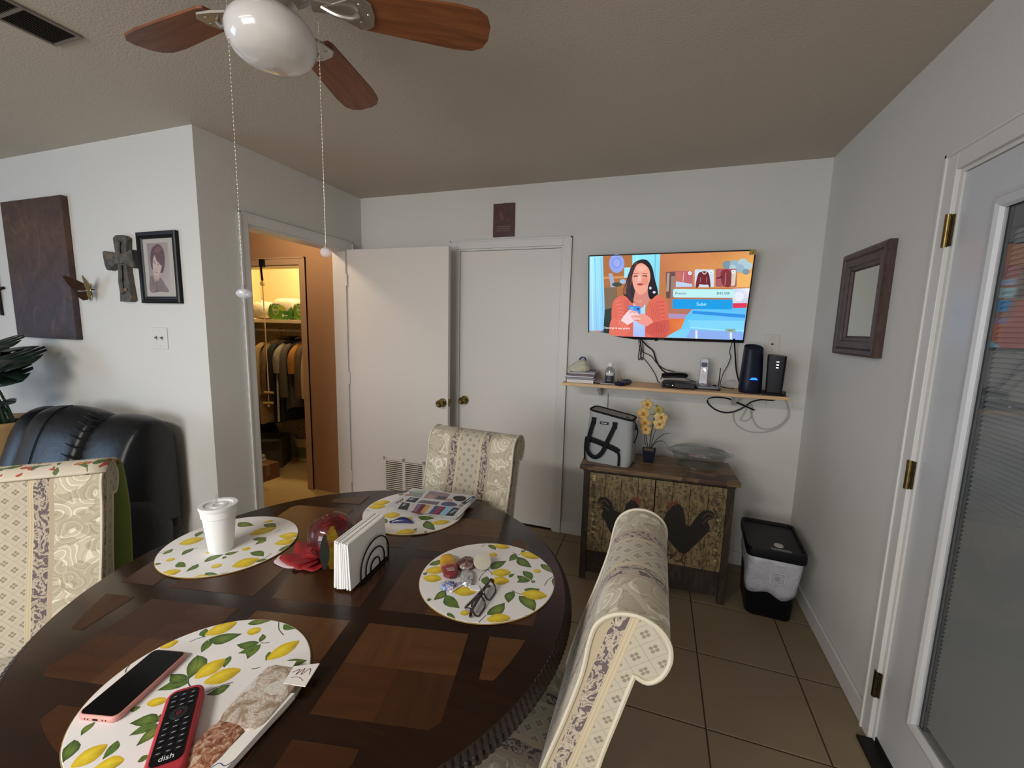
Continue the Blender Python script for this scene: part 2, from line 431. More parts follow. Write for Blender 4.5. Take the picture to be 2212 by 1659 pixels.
# windows that let the daylight in (behind the photographer and in the living room)
def window(name, axis, pos, u0, u1, z0, z1):
    bm = bmesh.new(); t = .05
    def b(ua, ub, za, zb, bm=bm, d=.05):
        if axis == 'y': box2(bm, (ua, pos-.03, za), (ub, pos-.03+d, zb))
        else: box2(bm, (pos-.03, ua, za), (pos-.03+d, ub, zb))
    um = (u0+u1)/2
    for q in ((u0, u0+t, z0, z1), (u1-t, u1, z0, z1), (u0, u1, z0, z0+t), (u0, u1, z1-t, z1), (um-.02, um+.02, z0, z1)): b(*q)
    w_ = struct(mesh_obj(name, bm, M_TRIM, smooth=0)); pb = bmesh.new(); b(u0+.02, u1-.02, z0+.02, z1-.02, pb, .006)
    mesh_obj('pane', pb, M_PANE, w_, smooth=0)
window('window_1', 'y', -2.97, -2.6, -.4, .8, 2.1)
window('window_2', 'x', -5.67, -2.3, -.42, .45, 1.76)
# ------------------------------------------------------------------ doors
def knob(parent, p, d, name='knob'):
    """door knob at p, sticking out along d"""
    d = Vector(d); M = d.to_track_quat('Z', 'Y').to_matrix().to_4x4(); M.translation = p
    bm = lathe([(.001, 0), (.031, 0), (.032, .004), (.028, .009), (.012, .012), (.011, .03), (.019, .036), (.026, .044), (.028, .053), (.025, .062), (.016, .068), (.006, .067), (.005, .064), (.001, .064)], 24)
    bm.transform(M); return mesh_obj(name, bm, M_BRASS, parent)
# door_1: open closet door, swung flat against the back wall
d1 = struct(mesh_obj('door_1', B2((0, -.0175, .012), (.842, .0175, 2.022)), M_DOOR, smooth=0, bevel=.002), 'open cream hinged door with a louvred return grille near its foot')
d1.location = (XL+.016, 2.722, 0); d1.rotation_euler = (0, 0, .018)
knob(d1, (.80, -.0175, .918), (0, -1, 0)); knob(d1, (.80, .0175, .918), (0, 1, 0))
for z in (1.80, 1.05, .25): mesh_obj('hinge', cyl((-.006, -.022, z-.045), (-.006, -.022, z+.045), .007), M_TRIM, d1)
mesh_obj('latch_plate', B2((.8415, -.011, .89), (.8425, .011, .945)), M_OLDBRASS, d1, smooth=0)
def grille(parent):
    x0, x1, z0, z1, yf = .29, .655, .14, .452, -.0175
    bm = bmesh.new()
    for q in ((x0, x1, z1-.022, z1), (x0, x1, z0, z0+.022), (x0, x0+.022, z0, z1), (x1-.022, x1, z0, z1), ((x0+x1)/2-.012, (x0+x1)/2+.012, z0, z1)):
        box2(bm, (q[0], yf-.006, q[2]), (q[1], yf, q[3]))
    gr = mesh_obj('vent_grille', bm, plain('D8D2C8', .4), parent, smooth=0)
    mesh_obj('grille_backing', B2((x0+.02, yf-.0008, z0+.02), (x1-.02, yf-.0002, z1-.02)), plain('2A2521', .8), gr, smooth=0)
    n = 17
    for c in ((x0+.022, (x0+x1)/2-.012), ((x0+x1)/2+.012, x1-.022)):
        for k in range(n):
            z = z0+.03+(z1-z0-.06)*k/(n-1)
            M = Matrix.Translation(((c[0]+c[1])/2, yf-.005, z)) @ Matrix.Rotation(.7, 4, 'X')
            mesh_obj('louver', B((0, 0, 0), (c[1]-c[0], .009, .0016), M), plain('CFC8BC', .4), gr, smooth=0)
grille(d1)
# door_2: closed flush door in the back wall
d2 = struct(mesh_obj('door_2', B2((D2[0]+.014, YB+.008, .012), (D2[1]-.014, YB+.043, D2[2]-.014)), M_DOOR, smooth=0, bevel=.002), 'closed white flush door in the back wall')
knob(d2, (-1.362, YB+.008, .918), (0, -1, 0))
bm = bmesh.new()
for q in ((D2[0]+.012, D2[0]+.026, 0, D2[2]-.012), (D2[1]-.026, D2[1]-.012, 0, D2[2]-.012), (D2[0]+.012, D2[1]-.012, D2[2]-.026, D2[2]-.012)): box2(bm, (q[0], YB+.045, q[2]), (q[1], YB+.06, q[3]))
mesh_obj('door_stop', bm, M_TRIM, d2, smooth=0)
mesh_obj('door_shadow_gap', B2((D2[0]+.012, YB+.10, .0), (D2[1]-.012, YB+.118, D2[2]-.012)), M_DARK, d2, smooth=0)
# door_3: glazed door on the right wall, mini-blind sealed behind its glass
x3 = XR+.006
LY0, LY1, LZ0, LZ1 = 1.0, 1.545, .262, 1.832     # daylight opening of the lite
bm = bmesh.new(); ya, yb, za, zb = PD[0]+.015, PD[1]-.014, .022, PD[2]-.014
for q in ((ya, LY0, za, zb), (LY1, yb, za, zb), (LY0, LY1, za, LZ0), (LY0, LY1, LZ1, zb)): box2(bm, (x3, q[0], q[2]), (x3+.044, q[1], q[3]))
d3 = struct(mesh_obj('door_3', bm, plain('C4C6C8', .26), smooth=0), 'grey-white glazed door with a mini blind between its panes')
bm = bmesh.new()                                   # moulded frame round the glass
def mould(y0, y1, z0, z1, wd):
    prof = [(0, 0), (.012, .003), (.018, .012), (.030, .014), (wd-.006, .009), (wd, 0)]      # (inwards, outwards)
    R = []
    for d, h in prof: R.append([(x3-h, y0+d, z0+d), (x3-h, y1-d, z0+d), (x3-h, y1-d, z1-d), (x3-h, y0+d, z1-d)])
    for a, b in zip(R, R[1:]):
        A = [bm.verts.new(p) for p in a]; Bv = [bm.verts.new(p) for p in b]
        for i in range(4): bm.faces.new((A[i], A[(i+1) % 4], Bv[(i+1) % 4], Bv[i]))
mould(LY0-.042, LY1+.042, LZ0-.042, LZ1+.042, .046)
mesh_obj('lite_frame', bm, plain('C6C7C8', .35), d3, smooth=0)
g = G('door_glass'); M_DGLASS = m_glass('door_glass_pane', 'EDEEEE', .02, .22)
mesh_obj('glass', B2((x3+.006, LY0-.004, LZ0-.004), (x3+.010, LY1+.004, LZ1+.004)), M_DGLASS, d3, smooth=0)
mesh_obj('glass_spacer', (lambda b: (box2(b, (x3+.010, LY0-.004, LZ0), (x3+.03, LY0+.019, LZ1)), box2(b, (x3+.010, LY1-.019, LZ0), (x3+.03, LY1+.004, LZ1)), b)[-1])(bmesh.new()), plain('5A5D5F', .5), d3, smooth=0)
mesh_obj('blind_backing', B2((x3+.034, LY0-.004, LZ0-.004), (x3+.038, LY1+.004, LZ1+.004)), plain('4A4E50', .7), d3, smooth=0)
mesh_obj('blind_headrail', B2((x3+.012, LY0+.012, LZ1-.06), (x3+.030, LY1-.012, LZ1)), plain('6E7274', .5), d3, smooth=0)
sl = bmesh.new(); Ms = Matrix.Rotation(-1.0, 4, 'Y')
box(sl, (0, 0, 0), (.0165, LY1-LY0-.03, .0007), Ms)
slat_me = None
M_SLAT = plain('C4C6C6', .5)
n_sl = int((LZ1-LZ0-.08)/.0135)
for k in range(n_sl):
    z = LZ1-.07-k*.0135
    if slat_me is None:
        o = mesh_obj('blind_slat', sl, M_SLAT, d3, smooth=0); slat_me = o.data
    else:
        o = bpy.data.objects.new('blind_slat', slat_me); COL.objects.link(o); o.parent = d3
    o.location = (x3+.022, (LY0+LY1)/2, z)
for z in (1.811, 1.017, .225):                     # butt hinges
    h = mesh_obj('hinge', cyl((XR-.012, PD[1]+.006, z-.05), (XR-.012, PD[1]+.006, z+.05), .0085), M_OLDBRASS if z < .5 else M_BRASS, d3)
    mesh_obj('hinge_leaf', B2((XR-.006, PD[1]-.006, z-.048), (XR+.0055, PD[1]+.012, z+.048)), M_OLDBRASS, h, smooth=0)
mesh_obj('door_sweep', B2((x3-.004, ya, .012), (x3+.04, yb, .03)), plain('1A1613', .7), d3, smooth=0)
th = struct(mesh_obj('trim_9', B2((XR-.05, PD[0], 0), (XR+.12, PD[1], .011)), plain('1C1815', .55), smooth=0, bevel=.003), 'dark metal door threshold')
# ------------------------------------------------------------------ dining table
TX, TY, TZ = -.82, .915, .76
def m_tablewood(name, a, b, rough=.26, scale=1.0):
    g = G(name); v = g.coord('Object'); m = g.mapv(v, (2.2*scale, 26*scale, 26*scale))
    n = g.noise(m, 1.6, 4, .6, .6); w = g.noise(g.mapv(v, (1.2, 5, 5)), 3, 3, .55, 1.6)
    f = g.ramp(n*.6+w*.4, [(.3, a), (.72, b)])
    return g.bsdf(f, rough, bump=g.bump(n, .04, .001), spec=.32)
M_TW = m_tablewood('table_dark_wood', '1A0E08', '28160C')
M_TP = [m_tablewood('veneer_'+k, a, b) for k, a, b in (('mid', '351D0D', '482A13'), ('light', '3F2511', '583819'), ('deep', '301A0B', '412512'))]
tb = thing('dining_table', 'round dark wooden pedestal dining table with squared veneer inlay and carved rope edge', 'table', (TX, TY, 0))
mesh_obj('tabletop', lathe([(.001, .70), (.60, .70), (.612, .712), (.635, .745), (.642, .7555), (.644, .757), (.640, .7583), (.634, .7585), (.631, .76), (.001, .76)], 128), M_TW, tb)
bm = bmesh.new(); R = []; nseg = 1890                   # carved rope edge below the rim
for t in range(9):
    a = t/8; ring = []
    for k in range(nseg):
        th = 2*PI*k/nseg; tw = 270*th+a*9
        q = (.5+.5*math.cos(tw)); bulge = math.sin(PI*a)
        r = .642+.024*bulge*(.55+.45*q)-.012*a+.003*q; z = .755-.05*a
        ring.append((r*math.cos(th), r*math.sin(th), z))
    R.append(ring)
rings(bm, R, True, False); mesh_obj('carved_edge', bm, m_tablewood('carved_wood', '170C08', '2A1810', .28), tb, smooth=60)
mesh_obj('apron', lathe([(.56, .62), (.58, .62), (.60, .66), (.60, .702), (.57, .702)], 96, cap=False), M_TW, tb)
mesh_obj('pedestal_column', lathe([(.001, .08), (.16, .08), (.17, .13), (.10, .20), (.085, .30), (.12, .40), (.13, .47), (.09, .55), (.14, .62), (.30, .66), (.30, .701), (.001, .701)], 40), M_TW, tb)
for k in range(4):
    a = PI/4+k*PI/2; M = Matrix.Rotation(a, 4, 'Z')
    bm = tube([M @ Vector(q) for q in ((.06, 0, .15), (.18, 0, .15), (.30, 0, .085), (.40, 0, .035), (.45, 0, .032))], [.06, .055, .045, .034, .032], 12, sub=0)
    mesh_obj('pedestal_foot', bm, M_TW, tb)
GA = math.radians(12)                                   # inlay is turned against the room
def veneer():
    pitch, side, rc = .295, .245, .578; h = side/2
    R = Matrix.Rotation(GA, 4, 'Z'); rnd = random.Random(3); nn = 0
    for i in range(-2, 3):
        for j in range(-2, 3):
            for a in (0, 1):
                for b in (0, 1):
                    x0 = i*pitch-h+a*h; y0 = j*pitch-h+b*h; P = []
                    for (x, y) in [(x0, y0), (x0+h, y0), (x0+h, y0+h), (x0, y0+h)]: P.append(Vector((x, y)))
                    # clip against the circle of the border
                    if all(p.length > rc for p in P): continue
                    N_ = 14; Q = []
                    for k in range(4):
                        p, q = P[k], P[(k+1) % 4]
                        for t in range(N_):
                            v = p.lerp(q, t/N_); Q.append(v if v.length <= rc else v.normalized()*rc)
                    Q2 = []
                    for v in Q:
                        v = Vector((min(max(v.x, x0), x0+h), min(max(v.y, y0), y0+h)))
                        if not Q2 or (v-Q2[-1]).length > .002: Q2.append(v)
                    if len(Q2) < 3: continue
                    area_ = abs(sum(Q2[k].x*Q2[(k+1) % len(Q2)].y-Q2[(k+1) % len(Q2)].x*Q2[k].y for k in range(len(Q2))))/2
                    if area_ < .0012: continue
                    c = sum(Q2, Vector((0, 0)))/len(Q2); g90 = (a+b+i+j) % 2
                    rot = GA+(PI/2 if g90 else 0); iR = Matrix.Rotation(-PI/2 if g90 else 0, 2)
                    pol = [tuple(iR @ (v-c)) for v in Q2]
                    bm = prism(pol, .0006); cc = R @ Vector((c.x, c.y, 0))
                    mesh_obj('veneer_panel', bm, M_TP[rnd.choice((0, 0, 1, 2))], tb, smooth=0, loc=(cc.x, cc.y, .7599), rot=(0, 0, rot)); nn += 1
veneer()
# ------------------------------------------------------------------ upholstered chairs
def fabric(name, mode):
    g = G(name)
    if mode == 'shell':
        uv = g.coord('UV'); u, v, _ = g.xyz(uv)
    else:
        ob = g.coord('Object'); x, y, z = g.xyz(ob); u = y-((z-.877)*.29-.07); v = z
    vec = g.new('ShaderNodeCombineXYZ'); g.put(vec.inputs[0], u); g.put(vec.inputs[1], v); vec = X(g, vec.outputs[0])
    # damask: swirled two-tone ground with pale outlines
    n = g.noise(vec, 12, 1.5, .5, 1.2)
    nv = g.new('ShaderNodeTexNoise'); g.put(nv.inputs['Vector'], vec); nv.inputs['Scale'].default_value = 14
    dv = g.new('ShaderNodeVectorMath', operation='MULTIPLY_ADD'); g.put(dv.inputs[0], X(g, nv.outputs['Color'])); dv.inputs[1].default_value = (.045, .045, 0); g.put(dv.inputs[2], vec)
    vd = g.vor(X(g, dv.outputs[0]), 15); ring = (vd*4.6).fract()
    dam = g.mix(n.gt(.5), 'ABA18B', 'BDB49E')
    dam = g.mix(((n-.5).abs()).lt(.012), dam, '9F957D')
    dam = g.mix((ring-.5).abs().lt(.10), dam, g.mix(n.gt(.5), 'B9B09A', 'D8D1BE'))
    dam = g.mix((ring-.80).abs().lt(.045), dam, g.mix(n.gt(.5), '9A9078', 'ADA38C'))
    # lattice with clover sprigs
    s = .046; a = ((u+v)/s).fract()-.5; b = ((u-v)/s).fract()-.5
    lines = (a.abs().mx(b.abs())).gt(.475)
    px = a.abs()-.115; py = b.abs()-.115; cl = ((px*px)+(py*py)).sqrt().lt(.105)
    lat = g.mix(lines, 'B0A794', '9F9584'); lat = g.mix(cl, lat, '847A69')
    # dark floral ribbon
    n2 = g.noise(g.mapv(vec, (1, .7, 1)), 42, 2, .5, 2.5)
    rib = g.ramp(n2, [(0, '5E5252'), (.43, '52484A'), (.47, 'A69A88'), (.56, 'B2A692'), (.61, '705C56'), (.65, 'A89C8A')], 'CONSTANT')
    gold = g.ramp((u*160).fract(), [(0, 'A89878'), (.5, 'BCAE92')])
    if mode == 'shell':
        q = u.abs()
        c = g.mix(q.lt(.108), dam, 'A89882'); c = g.mix(q.lt(.096), c, rib); c = g.mix(q.lt(.062), c, gold); c = g.mix(q.lt(.048), c, lat)
    else:
        c = g.mix(u.gt(.036), rib, gold); c = g.mix(u.gt(.052), c, lat)
        c = g.mix(u.lt(.010), c, 'AA9C80')
    fine = g.noise(vec, 900, 1); h = fine*.5+n*.8
    return g.bsdf(c, .85, bump=g.bump(h, .25, .0015), sheen=.15)
M_FSHELL = fabric('damask_fabric', 'shell'); M_FSIDE = fabric('damask_side', 'side'); M_PIPE = plain('C4BCA6', .8)
M_LEG = plain('24140C', .35)
PROF = [(-.078, .40), (-.060, .55), (-.040, .68), (-.010, .80), (.012, .885), (.034, .878), (.056, .896), (.068, .930), (.063, .962), (.042, .986), (.008, .997), (-.028, .990), (-.056, .965), (-.068, .925), (-.078, .860), (-.105, .76), (-.142, .64), (-.178, .50), (-.19, .40)]
def back_profile(off=0.0):
    P = [Vector((0, y, z)) for y, z in PROF]
    a = [P[0], P[1], P[2], P[3], P[4]]; b = P[4:]
    return [(p.y, p.z) for p in smoothpath(a, 4)[:-1]+smoothpath(b, 4)]
def upholstered(name, label, loc, rotz, wd=.44):
    t = thing(name, label, 'chair', loc, rotz, None); Q = back_profile(); hw = wd/2; n = len(Q)
    bm = bmesh.new(); uvl = bm.loops.layers.uv.new('UVMap'); arc = [0]
    for i in range(1, n): arc.append(arc[-1]+math.hypot(Q[i][0]-Q[i-1][0], Q[i][1]-Q[i-1][1]))
    xs = [-hw, -hw+.012, -hw*.5, 0, hw*.5, hw-.012, hw]
    V = [[bm.verts.new((x, Q[i][0], Q[i][1])) for x in xs] for i in range(n)]
    for i in range(n-1):
        for k in range(len(xs)-1):
            f = bm.faces.new((V[i][k], V[i][k+1], V[i+1][k+1], V[i+1][k]))
            for l, (ii, kk) in zip(f.loops, ((i, k), (i, k+1), (i+1, k+1), (i+1, k))): l[uvl].uv = (xs[kk], arc[ii])
    mesh_obj('backrest', bm, M_FSHELL, t, smooth=50)
    for s in (-1, 1):
        bm = bmesh.new(); bm.faces.new([bm.verts.new((s*(hw-.001), y, z)) for y, z in Q])
        mesh_obj('side_panel', bm, M_FSIDE, t, smooth=0)
        mesh_obj('piping', tube([(s*hw, y, z) for y, z in Q], .0045, 6), M_PIPE, t)
    # seat cushion with its own rounded box, four square legs
    bm = blob((0, -.40, .425), (hw+.015, .245, .07), 28, 10, 5); uvl = bm.loops.layers.uv.new('UVMap')
    for f in bm.faces:
        for l in f.loops: l[uvl].uv = (l.vert.co.x, l.vert.co.y)
    mesh_obj('seat', bm, M_FSHELL, t)
    for sx in (-1, 1):
        for y, zt in ((-.60, .38), (-.12, .41)):
            mesh_obj('leg', tube([(sx*(hw-.03), y, 0), (sx*(hw-.03), y, zt)], [.017, .026], 4), M_LEG, t, smooth=0)
    return t
upholstered('dining_chair', 'cream damask scroll-back dining chair in front of the closed white doors', (-.772, 1.772, 0), math.radians(-4.5), .43)
upholstered('dining_chair', 'cream damask scroll-back dining chair between the table and the rooster cabinet', (-.012, .925, 0), -PI/2, .45)
upholstered('dining_chair', 'damask scroll-back dining chair with a floral cloth over its top beside the black recliner', (-1.878, .708, 0), math.radians(45), .44)
def cover():
    """floral cloth lined in green, hung over the top of the chair beside the recliner"""
    t = thing('chair_cloth', 'floral cloth with plain green lining hung over the back of a dining chair', 'cloth', (-1.878, .708, 0), math.radians(45))
    Q = back_profile(); top = [q for q in Q if q[1] > .90 and q[0] < .07]
    # offset outwards from the roll centre
    top = [q for q in Q[::-1] if q[1] > .968]; C = (-.002, .935)
    def offs(q, d):
        v = Vector((q[0]-C[0], q[1]-C[1])); v = v.normalized(); return (q[0]+v.x*d, q[1]+v.y*d)
    band = [offs(q, .007) for q in top]; hw = .232
    g = G('floral_cloth'); v = g.coord('Object'); n = g.noise(v, 20, 2, .5, .6); n2 = g.noise(g.mapv(v, loc=(3, 1, 2)), 24, 1.5, .5, .5)
    c = g.ramp(n, [(0, 'C2B8A6'), (.57, 'C8BEAC'), (.60, 'A04A38'), (.66, 'B4503C'), (.69, 'C89440')], 'CONSTANT')
    c = g.mix(n2.gt(.60), c, '54663A')
    mf = g.bsdf(c, .85, bump=g.bump(g.noise(v, 500, 1), .3, .001))
    def sheet(P, name, mat, th=.005):
        bm = bmesh.new(); N_ = 10; R = []
        for (y, z) in P:
            R.append([(-hw+2*hw*k/N_, y, z) for k in range(N_+1)])
        rings(bm, R, False, False); o = mesh_obj(name, bm, mat, t)
        m = o.modifiers.new('thick', 'SOLIDIFY'); m.thickness = th; m.offset = 0; return o
    sheet(band, 'floral_top', mf, .008)
    b0 = band[-1]
    lin_ = [b0, (b0[0]+.02, b0[1]-.03), (.10, .86), (.105, .78), (.09, .66), (.07, .52), (.06, .42)]
    sheet([(p.y, p.z) for p in smoothpath([(0, y, z) for y, z in lin_], 4)], 'green_lining', plain('6F7C3C', .9), .02)
cover()
# ------------------------------------------------------------------ placemats with printed lemons
PRINT = {'B':{'L':[(-178,-36,-133,-11,42),(-168,-68,-120,-57,41),(49,161,109,150,39),(117,-37,179,-23,46),(-62,-91,-5,-78,43),(5,24,53,46,44),(17,-11,63,4,45),(68,-165,116,-140,41),(-47,172,4,178,33)],'S':[(-43,116,-15,120,27),(114,79,137,83,29),(-6,-167,16,-159,30)],'F':[(49,135,105,93),(111,-49,169,-95),(-72,-116,-15,-151),(-4,39,22,100),(59,-149,85,-89),(86,67,123,30),(120,29,86,6),(125,120,170,88),(-36,-177,-3,-196),(-67,169,-32,148),(-187,-6,-165,35),(33,150,30,101),(91,-35,94,-87),(-86,-97,-93,-147),(-3,3,12,-39),(-109,-154,-99,-145),(-18,72,-24,27),(59,20,67,44),(116,-163,131,-144),(49,165,61,183),(115,-19,157,0),(180,66,192,23),(149,-117,163,-122),(-175,-57,-172,-41),(77,37,118,29),(129,19,131,34)],'T':[(-14,35,-16,-27),(176,72,164,19),(-75,166,-83,149),(58,-152,54,-192),(23,155,50,148),(84,-31,116,-41),(9,14,-17,37),(-105,-78,-74,-114)]},'D':{'L':[(-131,101,-105,152,45),(61,96,79,157,40),(-32,9,-24,62,43),(-4,8,31,53,42),(-40,-179,-32,-139,45),(-3,-169,24,-146,36),(191,3,192,32,20),(-183,38,-169,64,29)],'S':[(-54,139,-27,154,27),(-59,-62,-29,-47,22)],'F':[(-111,91,-58,131),(-76,159,-34,187),(5,187,42,188),(2,124,-39,102),(8,122,20,80),(7,119,-13,85),(2,126,-14,147),(-88,51,-42,1),(-33,-3,-71,-38),(-42,0,-88,-2),(97,98,140,122),(-112,89,-88,59),(3,-79,-41,-100),(7,-82,16,-123),(9,-84,-16,-115),(-93,-151,-63,-188),(-101,-119,-92,-143),(-24,-127,-9,-156),(-21,74,-4,47),(46,112,60,90),(-151,114,-128,93),(47,21,26,-12),(-71,-83,-60,-71),(48,-139,56,-125),(-10,-69,8,-76)],'T':[(-126,96,-143,72),(-13,190,33,161),(-47,6,-21,-9),(47,27,20,-8),(5,125,22,133),(-191,-16,-176,-31),(51,64,64,74)]},'A':{'L':[(-143,-64,-110,-15,63),(-15,-207,12,-166,56),(129,-96,162,-42,59),(79,-185,114,-157,32),(6,61,43,128,55),(106,89,160,118,47),(134,45,176,89,47),(-12,-75,-4,-54,39),(-27,142,-9,166,20)],'S':[(-81,-145,-63,-130,30),(71,-120,97,-105,31),(66,-17,88,-5,27)],'F':[(-159,20,-140,-16),(-143,12,-112,9),(-37,-137,7,-147),(30,-111,44,-59),(44,-59,69,-31),(107,-22,164,-24),(-75,-67,-67,-109),(73,62,80,17),(181,13,188,74),(-15,131,44,128),(-108,110,-39,113),(25,-124,32,-164),(89,-147,146,-150),(-92,-175,-72,-162),(39,41,76,67),(171,-56,189,-32),(-126,-126,-130,-93),(57,-66,65,-80)],'T':[(-106,12,-108,26),(171,-56,172,-3),(146,-150,144,-120),(69,103,70,126),(-155,-137,-130,-93),(-82,-85,-67,-60)]},'C':{'L':[(-183,-11,-139,35,49),(-180,-39,-126,-12,48),(-82,-83,-32,-53,57),(39,-180,93,-143,51),(116,-71,167,-34,40)],'S':[(6,-72,27,-58,29)],'F':[(85,-59,151,-112),(-142,101,-120,132),(39,-43,104,-29),(-129,21,-88,8),(-64,-102,-35,-131),(90,-159,84,-124),(123,-131,140,-147)],'T':[(55,-70,81,-17),(-177,-66,-154,-67)]}}
MATR = .192
def clip(P, r=MATR-.0015):
    Q = []
    for x, y in P:
        d = math.hypot(x, y)
        Q.append((x, y) if d <= r else (x*r/d, y*r/d))
    return Q
def lemon_print(d):
    p = Paint(step=.000004)
    p.poly(circle(MATR-.0012, 72), 'DEDCDA')
    for x0, y0, x1, y1 in d['T']:
        m = ((x0+x1)/2+(y1-y0)*.08, (y0+y1)/2-(x1-x0)*.08)
        q = clip([(x0/1000, y0/1000), (m[0]/1000, m[1]/1000), (x1/1000, y1/1000)])
        p.line(q, .0022, '3C4638', 4)
    for k, (x0, y0, x1, y1) in enumerate(d['F']):
        a = Vector((x0, y0))/1000; b = Vector((x1, y1))/1000; ax = b-a; L = ax.length; ax = ax/L; n = Vector((-ax.y, ax.x)); w = min(max(L*.26, .006), .019)
        prof = [(0, 0), (.12, .5), (.3, .92), (.5, 1), (.7, .74), (.87, .32), (1, 0)]; cv = n*(L*.10*(1 if k % 2 else -1))
        cen = lambda t: a+ax*L*t+cv*math.sin(PI*t)
        up = [cen(t)+n*w*h for t, h in prof]; dn = [cen(t)-n*w*h for t, h in prof[1:-1]][::-1]
        out = clip([tuple(v) for v in up+dn]); c = clip([tuple(cen(.5))])[0]
        dk = ('3E5226', '465C2A', '54702E')[k % 3]; lt = ('6F8C3A', '84983E', '5E7A34')[k % 3]
        p.fan(c, out, lt, [dk, dk, '2F4022', dk])
        p.line(clip([tuple(cen(t)) for t in (0, .25, .5, .75, .95)]), .0009, '33451F')
    for k, (x0, y0, x1, y1, wd) in enumerate(d['L']+d['S']):
        a = Vector((x0, y0))/1000; b = Vector((x1, y1))/1000; ax = b-a; L = ax.length; ax = ax/L; n = Vector((-ax.y, ax.x)); w = min(wd/2000*.92, L*.42)
        P = []
        for i in range(28):
            t = 2*PI*i/28; c_, s_ = math.cos(t), math.sin(t)
            tip = 1+.16*max(0, abs(c_)-.86)/.14 if k < len(d['L']) else 1
            P.append(tuple(a+ax*(L/2+L/2*.94*c_*tip)+n*(w*s_*(1-.10*abs(c_)))))
        c = a+ax*L*.45+n*w*.25
        ed = ['C9A81C', 'C9A51C', 'D0B020', 'D8B828', 'CDB026', 'BFA01C', 'A88C1A', 'B0861A']
        p.fan(clip([tuple(c)])[0], clip(P), 'E4CE38', [e for e in ed for _ in range(4)][:28])
    return p
g = G('placemat_face'); v = g.coord('Object'); M_MAT = g.bsdf(g.mix(g.noise(v, 300, 2), 'DAD8D6', 'E4E2E0'), .6, bump=g.bump(g.noise(v, 700, 1), .2, .0005))
for key, (x, y), lab in (('A', (-1.262, .932), 'round lemon-print placemat under the white foam cup'), ('B', (-.418, 1.055), 'round lemon-print placemat under the candies and eyeglasses'),
                         ('C', (-.847, 1.361), 'round lemon-print placemat partly covered by the sale catalogue'), ('D', (-.802, .514), 'round lemon-print placemat under the mobile phone and red remote')):
    t = thing('placemat', lab, 'placemat', (x, y, TZ+.0006), 0, 'lemon-print placemats on the round table')
    mesh_obj('mat_board', lathe([(.001, 0), (MATR-.001, 0), (MATR, .001), (MATR, .0030), (MATR-.001, .0038), (.001, .0038)], 96), M_MAT, t)
    mesh_obj('mat_edge', tube([(MATR*math.cos(2*PI*i/96), MATR*math.sin(2*PI*i/96), .0018) for i in range(96)], .0016, 6, True), plain('8A7238', .5), t)
    lemon_print(PRINT[key]).build('lemon_print', M_PRINT, t, loc=(0, 0, .0038))
MZ = TZ+.0006+.0040                                    # surface of the placemats
# ------------------------------------------------------------------ things on the table
def foam_cup():
    t = thing('foam_cup', 'white foam drinking cup with clear lid and straw on a lemon placemat', 'cup', (-1.256, .893, MZ))
    g = G('foam'); v = g.coord('Object'); foam = g.bsdf('ECECEA', .6, bump=g.bump(g.vor(v, 420), .15, .0008))
    mesh_obj('cup_body', lathe([(.001, .002), (.030, .002), (.032, 0), (.0335, .003), (.0445, .112), (.0475, .114), (.0488, .136), (.0508, .1375), (.0515, .142), (.0502, .1455), (.047, .146), (.046, .14), (.031, .006), (.001, .006)], 48), foam, t)
    mesh_obj('lid', lathe([(.001, .1435), (.012, .1435), (.014, .1465), (.022, .1465), (.024, .1435), (.036, .143), (.040, .1485), (.0515, .1490), (.0525, .146), (.052, .1395)], 48, cap=False), plain('EEEEEE', .3, alpha=.78), t)
    mesh_obj('straw', tube([(-.012, .004, .01), (-.015, .006, .158), (-.019, .010, .172)], .0035, 10), m_glass('straw_plastic', 'F0F2F4', .15, .35), t)
foam_cup()
